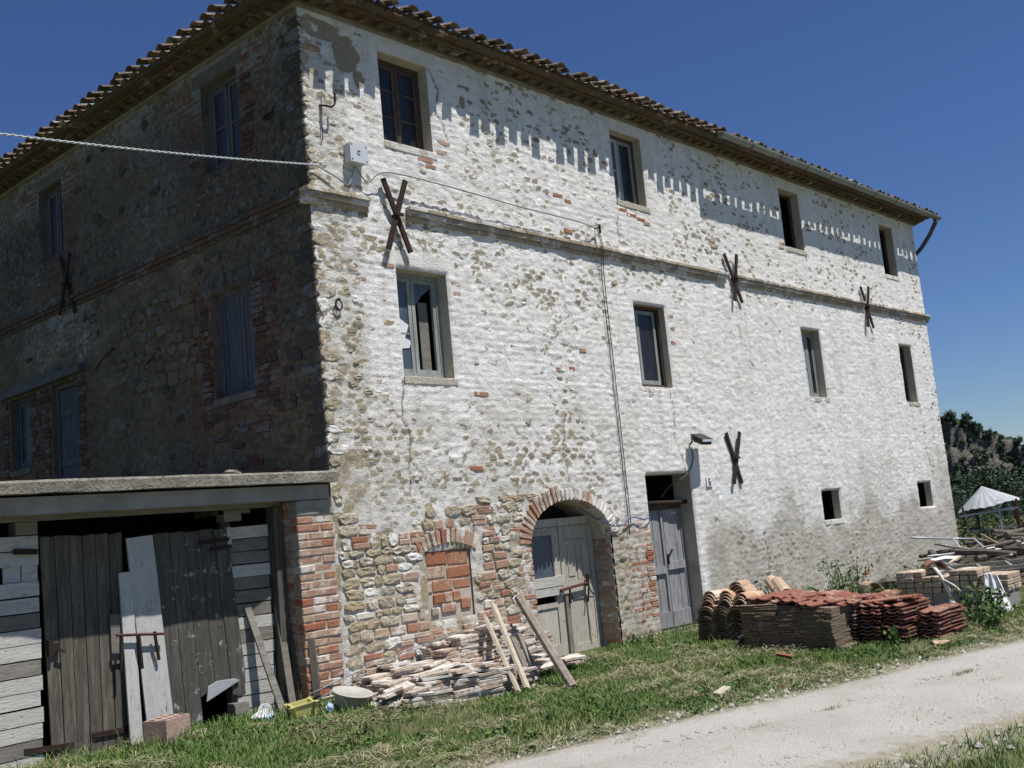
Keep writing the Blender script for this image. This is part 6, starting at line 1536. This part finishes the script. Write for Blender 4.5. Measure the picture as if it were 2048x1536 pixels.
tag(put('hay', np_mesh('hay', V, np.stack([b, b+1, b+2, b+3], 1), {'tone': np.repeat(rng.random(n), 4)}, smooth=False), M['hay']), 'wisps of cut dry grass strewn over the lawn', 'hay', kind='stuff')
n = 2600; xw, yw = scatter(n, -3.5, 8, -4.4, -0.05); k = on_grass(xw, yw, 0.0) & (fbm(xw*1.8, yw*1.8, 121, 3) > 0.50); xw, yw = xw[k], yw[k]
cx_ = np.repeat(xw, 7)+rng.normal(0, .028, len(xw)*7); cy_ = np.repeat(yw, 7)+rng.normal(0, .028, len(xw)*7); V, F, t = leaves(np.stack([cx_, cy_, ground_z(cx_, cy_)+0.015+.035*rng.random(len(cx_))], 1), 0.012+.018*rng.random(len(cx_)), rng.random(len(cx_)), 0.55, 1.6)
tag(put('clover', np_mesh('clover', V, F, {'tone': t}, smooth=False), M['weed']), 'low broad-leaved clover patches in the lawn', 'clover', kind='stuff')
xt = rng.uniform(-3, 9, 5200); te_, le_ = road_edges(xt); tt2 = 0.54+0.07*rng.normal(size=len(xt)); yt = te_*(1-tt2)+le_*tt2; k = fbm(xt*1.5, yt*4, 131, 3) > 0.545; xt, yt = xt[k], yt[k]
tag(put('track_weeds', blades(np.stack([xt, yt, ground_z(xt, yt)+.02], 1), 0.01+.03*rng.random(len(xt)), np.full(len(xt), .0028), 0.6+.35*rng.random(len(xt)), 0.25+.75*rng.random(len(xt)), 'track_weeds', M['grass']), M['grass']), 'thin dry weeds along the crown of the gravel track', 'weeds', kind='stuff')
# pebbles on the road
n = 9000; xp, yp = scatter(n, -3, 8, -6.8, -2.8); t_, l_ = road_edges(xp); k = (yp < t_+0.35*rng.random(n)) & (yp > l_-0.35*rng.random(n)); xp, yp = xp[k], yp[k]; n = len(xp)
s = 0.005+0.030*rng.random(n)**4; c_ = np.stack([xp, yp, ground_z(xp, yp)+0.014], 1)
O = np.array([[1, 0, 0], [0, 1, 0], [-1, 0, 0], [0, -1, 0], [0, 0, .8], [0, 0, -.5]]); V = (c_[:, None, :]+O[None]*s[:, None, None]*rng.uniform(.6, 1.2, (n, 6, 1))).reshape(-1, 3)
T = np.array([[0, 1, 4], [1, 2, 4], [2, 3, 4], [3, 0, 4]]); F = (np.arange(n)[:, None, None]*6+T[None]).reshape(-1, 3)
tag(put('gravel', np_mesh('gravel', V, F, smooth=False), M['road']), 'loose pale pebbles on the road', 'gravel', kind='stuff')

def weed(label, c, h, n, spread, size=0.03, name='weed', flower=None):
    o = thing(name, label, 'weed', (c[0], c[1], 0)); g = Geo(); P_ = []
    for s_ in range(max(3, n//22)):
        a = rnd.uniform(0, 6.28); q = rnd.uniform(0.2, 1)*spread; hh = h*rnd.uniform(0.6, 1)
        b0 = Vector((c[0]+rnd.uniform(-.4, .4)*spread, c[1]+rnd.uniform(-.4, .4)*spread, 0)); tip = b0+Vector((q*math.cos(a)*.6, q*math.sin(a)*.6, hh))
        g.tube([b0, b0.lerp(tip, .5)+Vector((0, 0, .03)), tip], [0.006, 0.005, 0.003], 4)
        for k in range(22):
            t = rnd.uniform(0.12, 1.05); p = b0.lerp(tip, t); P_.append((p.x+rnd.gauss(0, .05*h+.02), p.y+rnd.gauss(0, .05*h+.02), max(0.02, p.z+rnd.gauss(0, .04*h))))
    P_ = np.array(P_); nn = len(P_); V, F, t = leaves(P_, size*(0.5+rng.random(nn)), rng.random(nn), 0.5, 0.8)
    put('leaves', np_mesh('leaves', V, F, {'tone': t}, smooth=False), M['weed'], o); obj('stalk', g, M['stem'], o)
    if flower:
        g = Geo()
        for k in range(6):
            a = k*math.pi/3; f = Vector(flower); g.quad(tuple(f), tuple(f+Vector((.06*math.cos(a), .06*math.sin(a), .02))), tuple(f+Vector((.07*math.cos(a+.5), .07*math.sin(a+.5), .05))), tuple(f+Vector((.03*math.cos(a+.9), .03*math.sin(a+.9), .03))))
        obj('flower', g, M['poppy'], o)
n = 26000; az = rng.uniform(R(67), R(80), n); dd_ = 20+45*rng.random(n)**1.3; xu = CAM.x+dd_*np.sin(az); yu = CAM.y+dd_*np.cos(az); ok = (xu > 17.5); xu, yu, n = xu[ok], yu[ok], int(ok.sum())
hu = 0.65*fbm(xu*0.5, yu*0.5, 88, 3)**1.5*rng.random(n)+0.05; V, F, t = leaves(np.stack([xu, yu, ground_z(xu, yu)+hu], 1), 0.05+.06*rng.random(n), np.clip(rng.random(n)*.5+0.5*fbm(xu*.3, yu*.3, 89, 2), 0, 1), 0.35, 0.2)
tag(put('undergrowth', np_mesh('undergrowth', V, F, {'tone': t}, smooth=False), M['undergrowth']), 'rough weeds and scrub on the ground beyond the house', 'undergrowth', kind='stuff')
rnd.seed(77)
weed('leafy weed at the right foot of the plank door', (6.25, -0.55), 0.38, 150, 0.25)
weed('leafy weed behind the nested curved tiles', (6.4, -1.2), 0.55, 200, 0.35)
weed('weed growing between the pale tiles and the red ones', (6.9, -1.7), 0.45, 240, 0.4)
weed('tall weed with one red poppy beside the house wall', (8.9, -1.1), 0.72, 330, 0.5, flower=(8.95, -1.35, 0.42), name='poppy')
weed('broad-leaved dark weed behind the small heap of pale tiles', (7.7, -1.4), 0.42, 240, 0.4, 0.05)
weed('weed clump at the left end of the buff brick stack', (7.9, -2.1), 0.40, 220, 0.3)
weed('bushy weed in front of the white sack', (6.9, -3.75), 0.42, 420, 0.45, 0.035)
weed('low weed right of the dark red stack', (6.1, -4.1), 0.26, 260, 0.4)
weed('weed sprouting before the dark red stack', (4.72, -3.62), 0.22, 160, 0.25)
weed('grassy weed clump at the road side beyond the sack', (8.6, -4.3), 0.35, 300, 0.5)
weed('weed clump between the brick stack and the scrap heap', (9.9, -1.6), 0.5, 300, 0.6)
weed('small weed at the corner of the arched doorway', (4.55, -0.18), 0.13, 70, 0.12, 0.022)
weed('thin weed among the terracotta slabs', (1.45, -0.75), 0.5, 40, 0.08, 0.02)
weed('weed beside the scrap heap near the road', (12.5, -4.7), 0.4, 300, 0.8)
weed('weed against the wall below the pale stain', (9.6, -0.5), 0.55, 200, 0.4)
# weeds on the road
for i, (x, y, lab) in enumerate(((0.35, -4.35, 'small green tuft in the middle of the road, nearest'), (1.15, -4.55, 'small green tuft in the middle of the road, second from the front'), (2.9, -4.95, 'thin tuft in the middle of the road, farthest'), (-0.2, -3.6, 'dry tuft on the road edge below the lawn'))):
    n = 260; xx = x+rng.normal(0, .10, n); yy = y+rng.normal(0, .035, n)
    m = blades(np.stack([xx, yy, ground_z(xx, yy)], 1), 0.015+.03*rng.random(n), np.full(n, .003), 0.6+0.3*rng.random(n), 0.2+0.6*rng.random(n), 'grass_tuft', M['grass'])
    tag(put('grass_tuft', m, M['grass']), lab, 'grass tuft', kind='stuff')

# ================================================================ FAR HILL, WOOD, TREES
AZ0 = R(71.7); hf = Vector((math.sin(AZ0), math.cos(AZ0), 0)); hr = Vector((math.cos(AZ0), -math.sin(AZ0), 0)); HC = CAM+hf*350
def ridge(s): return np.interp(s, [-140, -60, -30, -11, -6, -2, 2, 6, 8.5, 10.3, 11.5, 14, 30, 60], [10, 19, 23, 22.2, 20.0, 17.5, 15.6, 13.2, 10.5, 7.5, 2.5, -3, -9, -15])
ss = np.concatenate([np.linspace(-140, -24, 40), np.linspace(-23, 22, 120), np.linspace(23, 70, 30)]); tt = np.concatenate([np.linspace(-110, -30, 30), np.linspace(-29, 8, 80), np.linspace(9, 120, 20)])
S, Tt = np.meshgrid(ss, tt, indexing='ij'); Hs = ridge(S)
Tn = Tt+5*(fbm(S*0.12, S*0+3, 5, 3)-0.5)*2+2.2*(fbm(S*0.4, Tt*0.1, 15, 3)-0.5)*2
prof = np.interp(Tn, [-110, -70, -20, -12, -9, -6, -4, 0, 40, 120], [0, 0.06, 0.42, 0.50, 0.70, 0.76, 0.95, 1.0, 0.9, 0.3])
Zh = -15.2+(Hs+15.2)*prof+1.4*(fbm(S*0.35, Tt*0.35, 25, 4)-0.5)*2*sst(0.05, 0.4, prof)
rock = np.clip(sst(0.45, 0.55, prof)*sst(1.05, 0.9, prof)*1.1-0.05, 0, 1)
P = np.stack([HC.x+hf.x*Tt+hr.x*S, HC.y+hf.y*Tt+hr.y*S, Zh], -1).reshape(-1, 3); nt_ = len(tt)
I = (np.arange(len(ss)-1)[:, None]*nt_+np.arange(nt_-1)[None, :]).reshape(-1)
tag(put('hill', np_mesh('hill', P, np.stack([I, I+1, I+nt_+1, I+nt_], -1), {'rock': rock}), M['hill']), kind='structure')
def crown_pts(c, rx, rz_, n, clumps):
    cc = rng.normal(size=(clumps, 3)); cc /= np.linalg.norm(cc, axis=1)[:, None]; cc *= rng.uniform(.35, .8, (clumps, 1)); idx = rng.integers(0, clumps, n)
    q = cc[idx]+rng.normal(size=(n, 3))*0.24; return np.array(c)+q*np.array([rx, rx, rz_]), np.repeat(0, 0), idx
def hill_z(s, t):
    i = np.argmin(np.abs(ss-s)); j = np.argmin(np.abs(tt-t)); return Zh[i, j]
def world(s, t): return HC.x+hf.x*t+hr.x*s, HC.y+hf.y*t+hr.y*s
def tree(label, s, t, h, w_, z0=None, pos=None, n=420, leaf=None, name='hill_tree', group=None):
    x, y = pos if pos else world(s, t); z0 = hill_z(s, t) if z0 is None else z0
    o = thing(name, label, 'tree', (x, y, z0), group); g = Geo(); g.tube([(x, y, z0-.5), (x+.05*h, y, z0+h*.35), (x, y+.03*h, z0+h*.7)], [h*.045, h*.035, h*.015], 6)
    for k in range(3):
        a = rnd.uniform(0, 6.28); g.tube([(x+.03*h, y, z0+h*.35), (x+.22*w_*math.cos(a)*2, y+.22*w_*math.sin(a)*2, z0+h*.65)], [h*.02, h*.008], 5)
    obj('trunk', g, M['bark'], o)
    p, _, idx = crown_pts((x, y, z0+h*.6), w_*.55, h*.42, n, 9); tn_ = np.clip(0.2+0.5*hsh(idx, idx*0+int(x*7), 3)+0.3*rng.random(n), 0, 1)
    V, F, t_ = leaves(p, np.full(n, leaf or w_*.085)*(0.6+.8*rng.random(n)), tn_, 0.7, 0.5)
    put('crown', np_mesh('crown', V, F, {'tone': t_}, smooth=False), M['foliage'], o)
rnd.seed(3)
for i, (s, h, w_, lab) in enumerate(((-10.6, 4.4, 3.6, 'dark tree on the cliff top closest to the house wall'), (-6.4, 4.0, 3.4, 'bushy tree on the cliff top, second from the house'), (-4.6, 3.0, 2.6, 'low round tree in the dip of the cliff top'), (-3.0, 3.2, 2.4, 'small double-topped tree in the middle of the cliff top'),
                                 (-0.4, 3.6, 3.0, 'broad dark tree in the middle of the cliff top'), (2.6, 3.2, 2.8, 'rounded tree right of the middle of the cliff top'), (5.2, 2.8, 2.4, 'small tree on the falling part of the ridge'), (7.3, 2.8, 2.2, 'round tree near the end of the ridge'), (9.2, 3.4, 2.4, 'tall dark tree at the end of the ridge'))):
    tree(lab, s, -2.5, h, w_, group='trees along the cliff top')
Pw = []; Tw = []; Iw = []
for i in range(820):
    s = rnd.uniform(-22, 22); t = rnd.uniform(-85, -9) if rnd.random() < .70 else rnd.uniform(-14, 0)
    h = rnd.uniform(2.6, 4.6); z0 = hill_z(s, t)
    if t > -13: h *= 0.55
    p, _, idx = crown_pts((*world(s, t), z0+h*.45), h*.48, h*.5, 130, 6); Pw.append(p); Tw.append(np.clip(rnd.uniform(0, .6)+0.25*rng.random(130)+0.2*hsh(idx, idx*0+i, 4), 0, 1))
Pw = np.concatenate(Pw); Tw = np.concatenate(Tw); V, F, t = leaves(Pw, 0.20+.20*rng.random(len(Pw)), Tw, 0.75, 0.2)
tag(put('far_wood', np_mesh('far_wood', V, F, {'tone': t}, smooth=False), M['foliage']), 'dense dark wood covering the slope below the cliff', 'wood', kind='stuff')
for i, (d_, off, h, w_, lab) in enumerate(((60, 0.1, 3.0, 3.4, 'dark bush in the valley behind the shelter'), (75, 2.3, 3.4, 3.4, 'bush right of the shelter down the slope'), (95, -2.0, 4.5, 4.0, 'broad bush between the house corner and the shelter'), (130, 3.2, 5.0, 5.0, 'large round tree in the valley beyond the shelter'), (150, -3.8, 5.5, 5.0, 'wide valley tree seen past the house corner'), (48, -1.0, 1.6, 1.6, 'low bush just past the house corner'))):
    p = CAM+hf*d_+hr*off; tree(lab, 0, 0, h, w_, float(ground_z(p.x, p.y)), (p.x, p.y), 2600, w_*.024, 'valley_bush', 'bushes and trees in the valley')
